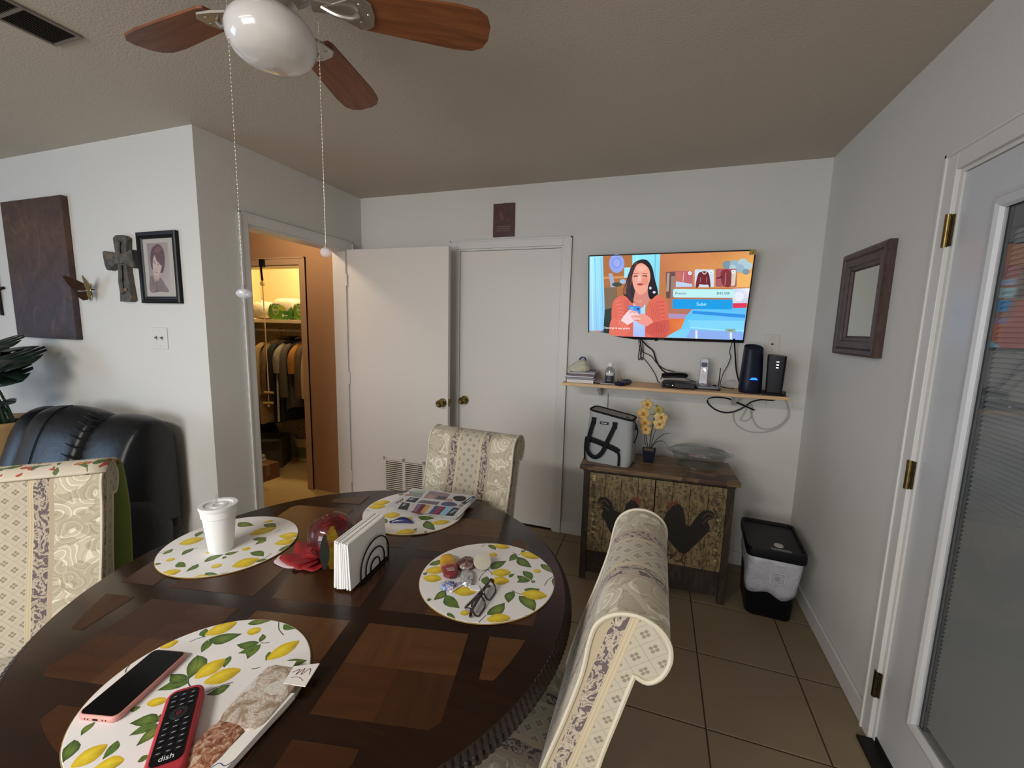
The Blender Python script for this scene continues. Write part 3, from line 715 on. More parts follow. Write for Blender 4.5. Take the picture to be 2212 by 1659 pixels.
def crystal_globe():
    t = thing('glass_globe', 'glass globe ornament with red filling and a gold serrated leaf, beside the napkin holder', 'ornament', (-.897, .978, TZ+.006))
    r = .071
    mesh_obj('glass_ball', lathe([(max(.001, r*math.sin(a)), r-r*math.cos(a)) for a in [PI*i/24 for i in range(25)]], 40), m_glass('globe_glass', 'F6DCDA', .02, .02), t)
    g = G('red_filling'); v = g.coord('Object'); n = g.noise(v, 26, 3, .6, 1); c = g.ramp(n, [(.3, '2A0607'), (.5, '480A0D'), (.68, '6E0F14'), (.8, '3A1410')])
    red = g.bsdf(c, .45, bump=g.bump(n, .6, .004))
    mesh_obj('red_filling', blob((0, 0, .066), (.064, .064, .061), 26, 14, 2.1, noise=.03, sd=2), red, t)
    g = G('snow_fleck'); v = g.coord('Object'); n = g.noise(v, 60, 3, .7, 2); c = g.mix(n.gt(.56), '3E1C18', '96746A'); 
    mesh_obj('glitter_layer', blob((-.012, -.018, .045), (.046, .040, .030), 20, 10, 2, noise=.06, sd=4), g.bsdf(c, .4), t)
    P = []                                            # rose petals that curl inside the top
    for k in range(3):
        a = k*2.1; bm = tube([(.02*math.cos(a), .02*math.sin(a), .105), (.035*math.cos(a+.6), .035*math.sin(a+.6), .118), (.028*math.cos(a+1.3), .028*math.sin(a+1.3), .125)], [.010, .008, .003], 8, flat=.35)
        mesh_obj('red_petal', bm, plain('86121A', .35), t)
    # gold leaf with toothed rim leaning on the ball
    N_ = 26; L = .125; out = []
    for i in range(N_+1):
        u = i/N_; w = .020*math.sin(PI*min(u*.86+.10, 1))+.0022*(i % 2); out.append((w, u*L))
    poly = out+[(-x, y) for x, y in out[::-1]]
    M = frame_m((.050, -.058, .006), (.80, .55, .0), (-.05, .12, 1))
    mesh_obj('gold_leaf', prism(poly, .0025, M=M), m_brass('gold_leaf', 'A8862C', '6E561A', .35), t, smooth=0)
    M2 = frame_m((.040, -.063, .008), (.80, .55, .0), (-.05, .12, 1))
    mesh_obj('dark_leaf_back', prism([(x*.62-.010, y*.8) for x, y in poly], .004, M=M2), plain('20221C', .5), t, smooth=0)
crystal_globe()
def petal_mat():
    """red and white cloth petals spread under the globe"""
    t = thing('petal_doily', 'red fabric petal doily with sheer white edge under the glass globe', 'doily', (-.93, .965, TZ+.0008))
    red = plain('8A121C', .6); wht = m_glass('sheer_white', 'E8DCDC', .5, .55)
    rnd = random.Random(5)
    for k, (a, L, W) in enumerate(((2.75, .135, .085), (3.55, .120, .075), (4.25, .085, .065), (4.95, .075, .06), (1.9, .10, .07), (.9, .08, .06))):
        P = []; N_ = 18
        for i in range(N_+1):
            u = i/N_; ang = -PI*.5+PI*u
            P.append((L*.35+L*.65*math.cos(ang)*(1+.04*math.sin(7*u*PI)), W*.62*math.sin(ang)))
        P = [(0, -W*.2)]+P+[(0, W*.2)]
        for nm, sc, m, z in (('petal', 1.0, red, .0022+k*.0007), ) + ((('sheer_edge', 1.13, plain('B9A5A6', .7), .0006),) if k in (1,) else ()):
            bm = bmesh.new(); M = Matrix.Rotation(a, 4, 'Z'); V = []
            for j in range(5):
                f = (j+1)/5
                V.append([M @ Vector((x*sc*f, y*sc*f, z+(.012*f*f if nm == 'petal' and k < 3 else .004*f)*(.5+.5*math.sin(9*math.atan2(y, x+.02)+k)))) for x, y in P])
            rings(bm, V, False, False); o = mesh_obj(nm, bm, m, t)
            s = o.modifiers.new('thick', 'SOLIDIFY'); s.thickness = .0008
petal_mat()
NA = math.atan2(.185, -.018)-PI/2                      # napkins run along local y
NC = (-.772, .968)
def napkins():
    t = thing('napkin_holder', 'black wire napkin holder with three nested arches', 'napkin holder', (NC[0], NC[1], TZ+.0008), NA)
    for s in (1, -1):
        for w, h in ((.074, .100), (.049, .070), (.024, .040)):
            P = [(s*.034, -w, .003)]+[(s*.034, -w*math.cos(PI*i/16), h-w*.9+w*.9*math.sin(PI*i/16)) for i in range(17)]+[(s*.034, w, .003)]
            mesh_obj('wire_arch', tube(P, .0022, 8), M_BLACK, t)
        mesh_obj('base_rail', cyl((s*.034, -.074, .003), (s*.034, .074, .003), .0022), M_BLACK, t)
    for y in (-.074, -.049, .049, .074): mesh_obj('cross_wire', cyl((-.034, y, .0025), (.034, y, .0025), .0020), M_BLACK, t)
    rnd = random.Random(2); nap = plain('E4E3E0', .8); n = 12
    for k in range(n):                                 # folded napkins standing side by side
        x = -.026+.052*k/(n-1); lean = (k-(n-1)/2)*-.0009
        dy = rnd.uniform(-.004, .004)-.012; hh = .130+rnd.uniform(-.003, .003); th = .0046
        bm = bmesh.new(); R = []
        for zz in (0, .25, .5, .75, 1):
            f = 1-.0*zz; sp = x*(1-.22*zz)
            bl = .0025*math.sin(PI*zz)
            R.append([(sp-th/2, -.098+dy, .006+hh*zz), (sp+th/2, -.098+dy, .006+hh*zz+.002*rnd.random()), (sp+th/2+bl, .02+dy, .006+hh*zz), (sp+th/2, .088+dy, .006+hh*zz), (sp-th/2, .088+dy, .006+hh*zz), (sp-th/2+bl, .02+dy, .006+hh*zz)])
        rings(bm, R); o = mesh_obj('napkin', bm, nap, None, smooth=30); o.location = (NC[0], NC[1], TZ+.0008); o.rotation_euler = (0, 0, NA)
        tag(o, 'folded white paper napkin standing in the black wire holder', 'napkin', 'napkins in the holder')
napkins()
def mobile():
    a = math.atan2(.147, -.039)-PI/2
    t = thing('mobile_phone', 'black-screened mobile phone in a pink case lying on a lemon placemat', 'phone', (-.921, .471, MZ), a)
    mesh_obj('case', prism(rrect(.0775, .158, .012), .0112), plain('C98E86', .5), t, bevel=.003)
    mesh_obj('screen', prism(rrect(.0705, .150, .009), .0009), plain('030304', .12, spec=.18), t, loc=(0, 0, .0112))
    mesh_obj('port', B((0, -.0792, .0055), (.009, .0012, .003)), M_BLACK, t, smooth=0)
    for x in (-.020, -.014, .014, .020): mesh_obj('speaker_hole', cyl((x, -.0785, .0055), (x, -.0797, .0055), .0011, seg=8), M_BLACK, t)
    mesh_obj('side_button', B((.0392, .03, .006), (.0014, .022, .003)), plain('B67F78', .5), t, smooth=0)
mobile()
def remote():
    d = Vector((.72, -.69)); a = math.atan2(d.y, d.x)+PI/2
    L = .185; s = Vector((-.803, .487)); c = s+d*L/2
    t = thing('remote_control', 'remote control with black keys in a red rubber cover on a lemon placemat', 'remote', (c.x, c.y, MZ), a)
    g = G('red_rubber'); M = g.bsdf('A82A34', .55)
    o = mesh_obj('cover', prism(rrect(.058, L, .018), .0235), M, t, bevel=.006, seg=3)
    mesh_obj('face', prism(rrect(.044, L-.034, .010), .0014), plain('0B0B0D', .3), t, loc=(0, .006, .0235))
    rnd = random.Random(4); kz = .0249
    for r in range(11):
        y = .006+(L-.034)/2-.012-r*.0118
        if r in (3, 4): continue
        for k in range(3):
            bm = prism(rrect(.0105, .0062, .0026, 3), .0012); mesh_obj('key', bm, plain('1B1B1F', .45), t, loc=((k-1)*.0135, y, kz))
            p = Paint(step=.00001); p.line([(-.002-.001*rnd.random(), 0), (.002+.001*rnd.random(), .0004)], .0009, 'C8C8CC'); p.build('key_mark', M_PRINT, t, loc=((k-1)*.0135, y, kz+.00125))
    mesh_obj('navigation_ring', lathe([(.006, 0), (.006, .0012), (.013, .0012), (.0135, 0)], 28, cap=False), plain('222226', .4), t, loc=(0, .006+(L-.034)/2-.012-3.5*.0118, kz))
    mesh_obj('ok_key', lathe([(.001, .0015), (.0045, .0015), (.005, 0)], 20, cap=False), plain('4A1A1C', .4), t, loc=(0, .006+(L-.034)/2-.012-3.5*.0118, kz))
    text_obj('brand_lettering', 'dish', .013, plain('D0D0D4', .4), t, Matrix.Translation((0, -(L-.034)/2+.016, kz+.0002)), .0002)
remote()
def packet():
    """clear-wrapped printed packet with folded papers"""
    a = math.atan2(-.20, .03)+PI/2
    t = thing('snack_packet', 'mottled plastic-wrapped packet with folded white papers on a lemon placemat', 'packet', (-.655, .497, MZ), a)
    g = G('mottled_wrap'); v = g.coord('Object'); n = g.noise(v, 26, 4, .6, .7); n2 = g.noise(g.mapv(v, loc=(4, 2, 0)), 18, 2)
    c = g.ramp(n, [(.25, '6A584C'), (.42, '9A8672'), (.52, 'C0B6AA'), (.62, 'A8937E'), (.75, '7C7280')]); c = g.mix(n2.gt(.58), c, 'C4BEB4')
    wrap = g.bsdf(c, .25, bump=g.bump(g.noise(v, 60, 3, .6, 2), .7, .003))
    bm = blob((.0, .035, .0095), (.045, .070, .0085), 32, 8, 5, noise=.010, sd=3); mesh_obj('pouch', bm, wrap, t)
    g = G('red_pouch'); v = g.coord('Object'); n = g.noise(v, 90, 3, .6, 1); 
    mesh_obj('lower_pouch', blob((-.012, -.062, .009), (.032, .046, .008), 24, 8, 3.4, noise=.02, sd=6), g.bsdf(g.ramp(n, [(.3, '5A2C1E'), (.5, '9A6A4E'), (.7, 'C9B8A4')]), .3, bump=g.bump(n, .5, .002)), t)
    pap = plain('DAD6D0', .7)
    def sheet(P, z, name, w=.002, sub=3):
        bm = prism(P, w); return mesh_obj(name, bm, pap, t, smooth=0, loc=(0, 0, z))
    sheet([(.012, .10), (.058, .118), (.066, .062), (.020, .060)], .0165, 'folded_paper')
    sheet([(.030, .045), (.052, .050), (.040, -.11), (.014, -.11)], .0005, 'paper_strip', .012)
    sheet([(-.040, .106), (.006, .116), (.010, .092), (-.036, .086)], .014, 'paper_flap')
    p = Paint(step=.00002); P0 = [(.020, .086), (.030, .096), (.030, .082), (.038, .100), (.040, .084), (.048, .102), (.056, .088)]
    p.line(P0, .0016, '6A3A38', 3); p.line([(.026, .074), (.040, .078), (.054, .072)], .0012, '7A4A44', 3); p.build('red_scribble', M_PRINT, t, loc=(0, 0, .0187))
    p = Paint(step=.00002); p.line([(.016, -.100), (.024, -.090), (.036, -.092), (.044, -.080)], .0014, '3A3C78', 4); p.build('blue_scribble', M_PRINT, t, loc=(0, 0, .0128))
packet()
def catalogue():
    """thick sale catalogue whose right edge lifts"""
    t = thing('catalogue', 'glossy sale catalogue with rows of coloured clothing photos on a lemon placemat', 'magazine', (-.815, 1.44, MZ), .03)
    W, D = .30, .205
    hz = lambda x, y: .004+.026*(x+.15)
    for k in range(3):
        bm = bmesh.new(); R = []; sh = .004*k
        for i in range(13):
            x = -W/2+W*i/12+sh
            z = hz(x, 0)*(k+1)/3+.0012
            R.append([(x, -D/2+.002*k+sh*.6, z), (x, D/2-.002*k, z)])
        rings(bm, R, False, False); o = mesh_obj('pages', bm, plain(('A8A6A2', 'B8B6B4', 'C6C4C4')[k], .4), t)
        s = o.modifiers.new('thick', 'SOLIDIFY'); s.thickness = .0022; s.offset = 0
    # printed cover, mapped from the picture of the cover
    f = hom([(925, 195), (1840, 320), (1690, 700), (390, 540)], W, D)
    p = Paint(f, .000004)
    p.poly([(925, 195), (1840, 320), (1690, 700), (390, 540)], 'C4C6CA')
    def q(P, c): p.poly(P, c)
    q([(880, 240), (1100, 270), (1060, 350), (850, 320)], '8A9690'); q([(960, 225), (1140, 240), (1110, 275), (930, 255)], 'A8B4A8'); q([(810, 290), (890, 300), (870, 325), (790, 320)], 'B4706A')
    q([(1190, 240), (1490, 290), (1440, 390), (1100, 355)], '8C7C86'); q([(1180, 300), (1290, 320), (1250, 370), (1130, 350)], 'B08A82'); q([(1330, 320), (1470, 340), (1430, 390), (1290, 370)], '4E4A58')
    q([(1540, 310), (1770, 335), (1730, 400), (1490, 380)], 'B8BCC0'); p.curve([(1540, 340), (1640, 320), (1720, 350), (1700, 400), (1600, 400)], '1E1E20'); q([(1470, 370), (1560, 380), (1540, 410), (1440, 400)], 'C08080')
    q([(890, 345), (1040, 365), (960, 445), (790, 420)], '20242E'); q([(740, 440), (885, 460), (820, 605), (630, 585)], '18202E'); q([(1080, 395), (1370, 425), (1330, 480), (1000, 440)], '6E646E')
    p.curve([(1390, 470), (1440, 425), (1560, 425), (1640, 470), (1600, 495), (1480, 495)], '4A5078')
    cols = ['C0BCC4', '7A5A84', '5A1C24', 'C8904A', 'C4C0B8', '3A4A84', '96244C', '2A2630']
    for k, c in enumerate(cols):
        x = 880+k*75; q([(x+55, 455+k*8), (x+130, 463+k*8), (x+45, 640+k*6), (x-40, 632+k*6)], c)
    q([(1490, 510), (1600, 520), (1510, 690), (1405, 675)], '8EB8D8'); q([(1600, 520), (1690, 530), (1640, 695), (1520, 690)], '1A222E'); q([(1790, 325), (1840, 335), (1740, 460), (1680, 440)], '2A3444')
    q([(1680, 450), (1740, 460), (1700, 510), (1650, 500)], '8A8C80'); q([(900, 620), (1070, 660), (1020, 690), (900, 650)], '7A2420')
    for (x, y) in ((600, 470), (660, 440), (700, 410)): p.line([(x, y), (x+60, y-40), (x+40, y+10)], 9, '7A6450')
    for (x0, y0, x1, y1) in ((725, 520, 790, 470), (1575, 640, 1640, 560), (860, 400, 930, 370), (1745, 420, 1800, 350)):
        p.line([(x0, y0), (x1, y1)], 16, 'B8C4D0'); p.line([(x0+30, y0+6), (x1+30, y1+6)], 10, '9AA8B8')
    o = p.build('printed_cover', M_PRINT_GLOSS, t)
    bm = bmesh.new(); bm.from_mesh(o.data); bmesh.ops.triangulate(bm, faces=bm.faces)
    for vtx in bm.verts: vtx.co.z = vtx.co.z*12+hz(vtx.co.x, 0)+.0036
    bm.to_mesh(o.data); bm.free()
catalogue()
def blue_case():
    t = thing('hair_clip', 'curved dark blue plastic hair clip lying on a lemon placemat', 'hair clip', (-.833, 1.252, MZ), .35)
    bm = bmesh.new(); R = []
    for i in range(15):
        u = i/14; x = -.042+.084*u; w = .013*math.sin(PI*min(max(u, .06), .94))**.6; h = .015*math.sin(PI*min(max(u, .05), .95))**.7; y = .010*math.sin(PI*u)
        R.append([(x, y+w*math.cos(2*PI*k/12), max(0, h*.9*math.sin(2*PI*k/12)+h*.35)) for k in range(12)])
    rings(bm, R); mesh_obj('clip_shell', bm, plain('232A5E', .2, coat=(.6, .1)), t)
    mesh_obj('clip_spring', cyl((-.045, .0, .004), (-.036, .006, .004), .003), plain('2E3150', .3, .6), t)
blue_case()
def candies():
    g = G('wrapper_yellow'); v = g.coord('Object'); x, y, z = g.xyz(v); n = g.noise(v, 120, 2, .6, 1)
    c = g.ramp(y*14+.5+(n-.5)*.5, [(0, '7A2A34'), (.36, '8A3A40'), (.44, 'B9892A'), (.62, 'C08A1E'), (.66, 'D0A020'), (1, 'D8A41C')])
    wy = g.bsdf(c, .2, bump=g.bump(g.noise(v, 110, 3, .6, 2), .8, .003))
    def crumple(name, r, mat, sd, p_=3.2, n_=.05): 
        return blob((0, 0, r[2]), r, 22, 10, p_, noise=n_, sd=sd)
    t = thing('candy_wrapper', 'yellow and red candy bag wrapper lying among the sweets', 'candy', (-.540, 1.052, MZ), .62)
    mesh_obj('wrapped_sweet', crumple('b', (.024, .060, .010), wy, 1), wy, t)
    M = Matrix.Translation((0, .014, .0202)) @ Matrix.Rotation(PI/2, 4, 'Z')
    p = Paint(step=.00002); 
    for k in range(3): p.line([(-.012, -.030-.006*k), (.010, -.031-.006*k)], .0022, 'D8C8B8')
    p.build('wrapper_print', M_PRINT, t, loc=(0, 0, .0206))
    g = G('wrapper_brown'); v = g.coord('Object'); n = g.noise(v, 50, 3, .6, 1); wb = g.bsdf(g.ramp(n, [(.35, '3A1C1C'), (.5, '6A4444'), (.62, 'A09490'), (.75, '4A2A2C')]), .22, bump=g.bump(n, .8, .003))
    t = thing('candy_wrapper', 'dark brown candy wrapper with silver flecks behind the yellow one', 'candy', (-.497, 1.082, MZ), -.3)
    mesh_obj('wrapped_sweet', crumple('b', (.026, .030, .010), wb, 2), wb, t)
    g = G('wrapper_silver'); v = g.coord('Object'); n = g.noise(v, 70, 3, .6, 1.5); ws = g.bsdf(g.ramp(n, [(.3, '9AA0A4'), (.5, 'E4E6E8'), (.62, '54585C'), (.7, 'D8DADC')]), .15, .6, bump=g.bump(n, .9, .003))
    t = thing('candy_wrapper', 'crumpled silver and white candy wrapper in front of the brown one', 'candy', (-.468, 1.022, MZ), .5)
    mesh_obj('wrapper_bag', crumple('b', (.018, .036, .007), ws, 3, 3, .09), ws, t)
    mesh_obj('wrapper_tail', tube([(-.010, -.020, .004), (-.030, -.038, .004), (-.048, -.052, .003)], [.005, .004, .006], 8, flat=.4), plain('DCDCDC', .3), t)
    mesh_obj('flat_foil', prism([(.0, -.03), (.030, -.036), (.034, -.058), (.008, -.052)], .002), plain('E2E2E2', .3), t, loc=(0, 0, .001))
    g = G('wrapper_blue'); v = g.coord('Object'); n = g.noise(v, 90, 3, .6, 1.5); wbl = g.bsdf(g.ramp(n, [(.3, '2E3A78'), (.45, '6A80B8'), (.55, 'D4D4DC'), (.65, '8A5A7A'), (.75, '3C4C90')]), .2, bump=g.bump(n, 1, .003))
    t = thing('candy_wrapper', 'twisted blue and white candy wrapper beside the silver one', 'candy', (-.499, .966, MZ), .4)
    mesh_obj('wrapped_sweet', crumple('b', (.020, .016, .008), wbl, 5, 2.6, .12), wbl, t)
    mesh_obj('twist', tube([(.016, .004, .006), (.030, .010, .007), (.044, .018, .004)], [.004, .006, .010], 8, flat=.3), wbl, t)
    t = thing('jelly_cup', 'small clear plastic cup with pale foil lid tilted on the candies', 'cup', (-.454, 1.098, MZ+.012), .0, rot=(.55, .18, .3))
    mesh_obj('cup', lathe([(.001, -.012), (.016, -.012), (.0225, .008), (.0265, .0085)], 28, cap=False), m_glass('cup_plastic', 'E8E4D0', .1, .4), t)
    mesh_obj('foil_lid', lathe([(.001, .0095), (.0235, .0095), (.0262, .0090), (.0265, .0080)], 28, cap=False), plain('B8B2A2', .45), t)
candies()
def glasses():
    fr = Vector((-.368, 1.018, 0)); to = Vector((-.374, .868, 0)); d = (to-fr).normalized(); L = .140
    t = thing('eyeglasses', 'dark brown framed eyeglasses standing folded on a lemon placemat', 'eyeglasses', (-.371, .943, MZ), math.atan2(d.y, d.x))
    m = plain('2A1410', .25, coat=(.5, .1)); lens = m_glass('lens', 'F0F0F0', .02, .12)
    tilt = Matrix.Rotation(.6, 4, 'X')
    for s in (-1, 1):
        P = [tilt @ Vector((s*.0345+x, 0, .0195+y)) for x, y in rrect(.056, .034, .014, 5)]
        mesh_obj('rim', tube(P, .0023, 8, True), m, t)
        bm = bmesh.new(); bm.faces.new([bm.verts.new(q) for q in P]); mesh_obj('lens', bm, lens, t, smooth=0)
        mesh_obj('hinge_block', B((0, 0, 0), (.006, .008, .006), Matrix.Translation(tilt @ Vector((s*.065, .0, .028)))), m, t, smooth=0)
        y0 = -.012 if s < 0 else -.020
        P = [(s*.066, -.018, .026), (s*.064, y0-.012, .024), (s*.02, y0-.012, .018), (-s*.045, y0-.010, .012), (-s*.066, y0-.006, .005)]
        mesh_obj('temple', tube(P, [.0030, .0030, .0032, .0034, .0042], 8, sub=4), m, t)
    mesh_obj('bridge', tube([tilt @ Vector(q) for q in ((-.008, 0, .024), (0, -.002, .028), (.008, 0, .024))], .0016, 8, sub=4), m, t)
glasses()
# ------------------------------------------------------------------ television
def television():
    tilt, yaw = .241, -.029; W, Hh = .937, .537
    r = Vector((math.cos(yaw), math.sin(yaw), 0)); n = Vector((math.sin(yaw), -math.cos(yaw), 0))
    u = Vector((0, 0, 1))*math.cos(tilt)+n*math.sin(tilt)
    M = frame_m((.018, 2.829, 1.678), r, u)                    # local x right, y up, z towards the room
    t = thing('television', 'flat television tilted on the wall showing a woman holding a phone', 'television', M.translation)
    t.rotation_euler = M.to_euler()
    bz = plain('101118', .35)
    bm = bmesh.new(); a, b = W/2, Hh/2; e, eb = .006, .017
    for q in ((-a, -b, a, -b+eb), (-a, b-e, a, b), (-a, -b+eb, -a+e, b-e), (a-e, -b+eb, a, b-e)): box2(bm, (q[0], q[1], -.012), (q[2], q[3], .004))
    mesh_obj('bezel', bm, bz, t, smooth=0)
    mesh_obj('back_shell', B2((-a, -b, -.03), (a, b, -.0035)), bz, t, smooth=0, bevel=.006)
    mesh_obj('electronics_housing', B2((-.30, -.20, -.055), (.30, .06, -.028)), bz, t, smooth=0, bevel=.008)
    mesh_obj('maker_mark', B2((-.018, -b+.006, .004), (.018, -b+.010, .0045)), plain('6A6C74', .4), t, smooth=0)
    mesh_obj('infrared_eye', B2((-.040, -b-.006, -.008), (-.022, -b, .002)), bz, t, smooth=0)
    mesh_obj('corner_sticker', B2((a-.032, b-.026, .0042), (a, b+.001, .0048)), plain('A8924A', .6), t, smooth=0)
    p = Paint(step=.00002); p.poly([(a-.020, b-.010), (a-.010, b-.012), (a-.012, b-.018)], '3A3428'); p.build('sticker_print', M_PRINT, t, loc=(0, 0, .0049))
    # picture on the screen
    f = hom([(73, 152), (2040, 74), (1912, 1132), (60, 1092)], W-2*e, Hh-e-eb)
    p = Paint(lambda x, y: (f(x, y)[0], f(x, y)[1]+(eb-e)/2), .00002)
    full = [(73, 152), (2040, 74), (1912, 1132), (60, 1092)]
    p.poly(full, 'B87848')
    p.poly([(900, 119), (2040, 74), (1990, 505), (985, 520)], '', ['C07850', 'D89058', 'E0A058', 'B87050'])
    p.poly([(1500, 100), (2036, 78), (2012, 300), (1700, 330)], '', ['C48050', 'D8985C', 'E8A848', 'D89850'])
    p.poly([(1820, 340), (2008, 330), (1990, 500), (1800, 500)], 'EAB060')
    p.poly([(235, 146), (600, 131), (600, 620), (240, 640)], 'A86A3C'); p.poly([(235, 390), (520, 380), (520, 405), (235, 415)], 'C89058')
    p.poly([(73, 152), (232, 146), (258, 1030), (62, 1040)], '', ['A8E8F4', '8CD8F0', '88C4F0', '98C8F0'])
    for k in range(4): p.line([(100+k*36, 160), (108+k*42, 1025)], 9, ('B8F0F8', '7CC4E4', 'A0DCF4', '78B8E4')[k])
    p.poly([(62, 1040), (220, 1032), (210, 1092), (60, 1092)], 'C08868'); p.poly([(170, 1060), (300, 1000), (240, 1094), (130, 1092)], '3C6CB8')
    p.poly([(245, 520), (400, 510), (420, 1000), (255, 1000)], '7A6450'); p.poly([(250, 780), (420, 740), (400, 1094), (230, 1094)], '2A3A34')
    p.poly([(300, 350), (345, 350), (380, 510), (325, 515)], '9AA8C8'); p.ell(470, 445, 38, 28, '9CB8D8'); p.ell(400, 480, 60, 26, '3A4438')
    p.ell(398, 232, 92, 112, '8CA0E4'); p.ell(398, 225, 52, 60, '7488D4'); p.ell(398, 225, 42, 48, '96A8EC')
    p.poly([(488, 280), (560, 276), (552, 396), (486, 400)], '9CE0F0')
    p.poly([(585, 132), (918, 118), (900, 620), (580, 640)], '', ['8CE4F4', '88DCF0', '7CCCE8', '90DCF0'])
    p.line([(860, 122), (850, 600)], 14, '6CB8DC'); p.line([(640, 132), (620, 500)], 12, 'A8F0FC')
    p.poly([(985, 330), (1100, 320), (1080, 640), (990, 640)], '6A4A48'); p.poly([(1000, 340), (1030, 338), (1020, 560), (990, 560)], 'A8988C'); p.poly([(1050, 380), (1095, 376), (1080, 640), (1040, 640)], '947C70')
    for x, y, s_ in ((1715, 240, 58), (1800, 225, 52), (1900, 215, 60), (1960, 250, 56), (1860, 280, 60), (1940, 320, 42), (1780, 270, 40)): p.ell(x, y, s_, s_*.85, ('90B0C0', 'A8C4D0', '7890A0')[int(x) % 3])
    p.poly([(1010, 640), (1960, 600), (1935, 860), (1000, 880)], 'B07058')
    p.poly([(1785, 520), (1988, 512), (1962, 695), (1780, 700)], '', ['C8D0E8', 'E8ECF4', 'C0C8E0', 'D0D8EC']); p.ell(1860, 610, 60, 56, 'E0E4F0'); p.poly([(1780, 692), (1956, 688), (1944, 752), (1780, 746)], 'D83058')
    p.poly([(1015, 820), (1260, 830), (1240, 890), (1010, 880)], 'A890B8'); p.poly([(1010, 880), (1230, 880), (1180, 1010), (985, 1092)], '', ['D86838', 'E87838', 'E08048', 'C05A38'])
    p.poly([(1300, 770), (1955, 745), (1912, 1132), (975, 1108), (1170, 1000), (1230, 850)], '', ['60C0F0', '58B8F0', '78B8F4', '80D0F8', '68C8F4', '58C0F0'])
    p.poly([(1310, 785), (1940, 825), (1936, 868), (1300, 820)], '2C8CDC'); p.poly([(1250, 900), (1925, 900), (1922, 1030), (1300, 1000)], '7CD0F4')
    p.poly([(1290, 1010), (1925, 1045), (1912, 1130), (1230, 1110)], '88A8E8')
    for x in (1340, 1755): p.poly([(x, 1015), (x+28, 1018), (x+30, 1120), (x+2, 1118)], 'D8E0F4')
    p.line([(1280, 985), (1600, 1010), (1925, 1020)], 12, 'A0E0FC', 4)
    # woman: hair, neck, face, cardigan, shirt, phone and hands
    p.curve([(700, 182), (600, 230), (540, 350), (500, 480), (470, 560), (520, 690), (640, 690), (760, 660), (860, 640), (890, 560), (850, 420), (830, 300), (780, 210)], '241A26')
    p.curve([(640, 215), (580, 280), (540, 400), (500, 500), (465, 540), (500, 600), (560, 500), (590, 380), (640, 290)], '8A5040')
    p.poly([(620, 540), (790, 520), (800, 660), (740, 760), (600, 740), (600, 640)], 'D08478')
    p.curve([(610, 300), (585, 380), (590, 470), (625, 560), (680, 600), (740, 570), (785, 490), (800, 390), (780, 290), (710, 230), (650, 240)], 'E8A08C')
    p.ell(690, 290, 62, 34, 'F0B0A0'); p.ell(668, 415, 22, 46, 'ECB8B0'); p.ell(735, 440, 36, 50, 'DC8C78')
    p.line([(600, 385), (625, 378), (648, 384)], 14, '4A2626', 3); p.line([(705, 378), (735, 374), (762, 384)], 14, '4A2626', 3); p.line([(598, 350), (650, 348)], 7, '8A4C44'); p.line([(705, 345), (765, 350)], 7, '8A4C44')
    p.curve([(640, 474), (676, 462), (715, 476), (676, 494)], 'A8444C'); p.line([(655, 440), (672, 448), (690, 438)], 6, 'B86860', 3)
    p.curve([(700, 190), (640, 230), (600, 330), (570, 430), (560, 560), (600, 680), (540, 690), (510, 560), (540, 400), (590, 260)], '3A2630')
    p.curve([(710, 200), (780, 280), (800, 400), (770, 520), (790, 640), (870, 640), (890, 560), (850, 400), (820, 270), (760, 190)], '14121E')
    p.ell(800, 520, 14, 18, 'C8D0E8'); p.ell(846, 570, 18, 14, 'D0D8F0')
    p.curve([(480, 610), (370, 660), (335, 780), (330, 900), (305, 1040), (330, 1096), (600, 1102), (975, 1108), (1020, 1020), (1015, 800), (980, 660), (890, 600), (800, 680), (740, 800), (620, 740), (560, 680)], 'D86858')
    p.poly([(600, 690), (740, 720), (735, 1104), (590, 1100)], '', ['B8E0F4', 'A8D8F0', 'A0B8F0', 'A8B4F0'])
    p.curve([(605, 640), (735, 640), (720, 740), (660, 760), (610, 720)], 'D08478'); p.line([(640, 660), (670, 690), (700, 660)], 5, 'E8C890', 3)
    for k in range(7): p.line([(380+k*6, 690+k*38), (440+k*14, 660+k*50)], 9, 'E88070'); p.line([(880+k*12, 690+k*44), (960+k*6, 680+k*46)], 9, 'B84C48')
    for k in range(5): p.line([(480+k*14, 660), (500+k*8, 900)], 5, 'C05850'); p.line([(800+k*20, 700), (830+k*22, 900)], 5, 'B85048')
    p.poly([(535, 728), (682, 740), (680, 832), (550, 806)], '3C88D8'); p.poly([(555, 745), (600, 748), (600, 790), (558, 780)], '68A8E8'); p.ell(655, 768, 12, 12, '203058')
    p.curve([(560, 780), (500, 830), (450, 900), (440, 950), (500, 970), (580, 930), (640, 890), (640, 850), (600, 830)], 'F0D0D8')
    p.curve([(640, 830), (740, 835), (820, 900), (830, 960), (760, 970), (680, 950), (620, 900)], 'E8988C')
    for k in range(4): p.line([(545+k*12, 812+k*26), (600+k*18, 800+k*28), (650+k*10, 816+k*26)], 24, ('E8A8A0', 'F0C8CC', 'E09890', 'ECB8B4')[k], 4); p.line([(560+k*12, 828+k*26), (640+k*10, 830+k*26)], 5, 'B06058')
    p.curve([(330, 900), (420, 900), (520, 960), (560, 1020), (500, 1090), (330, 1096), (305, 1040)], 'DC7060'); p.curve([(1015, 900), (840, 930), (760, 980), (740, 1040), (850, 1100), (975, 1108), (1020, 1020)], 'C85850')
    for k in range(5): p.line([(430+k*24, 905+k*14), (420+k*20, 960+k*18)], 6, 'F09080'); p.line([(850+k*30, 930+k*4), (840+k*30, 1050)], 6, 'A84440')
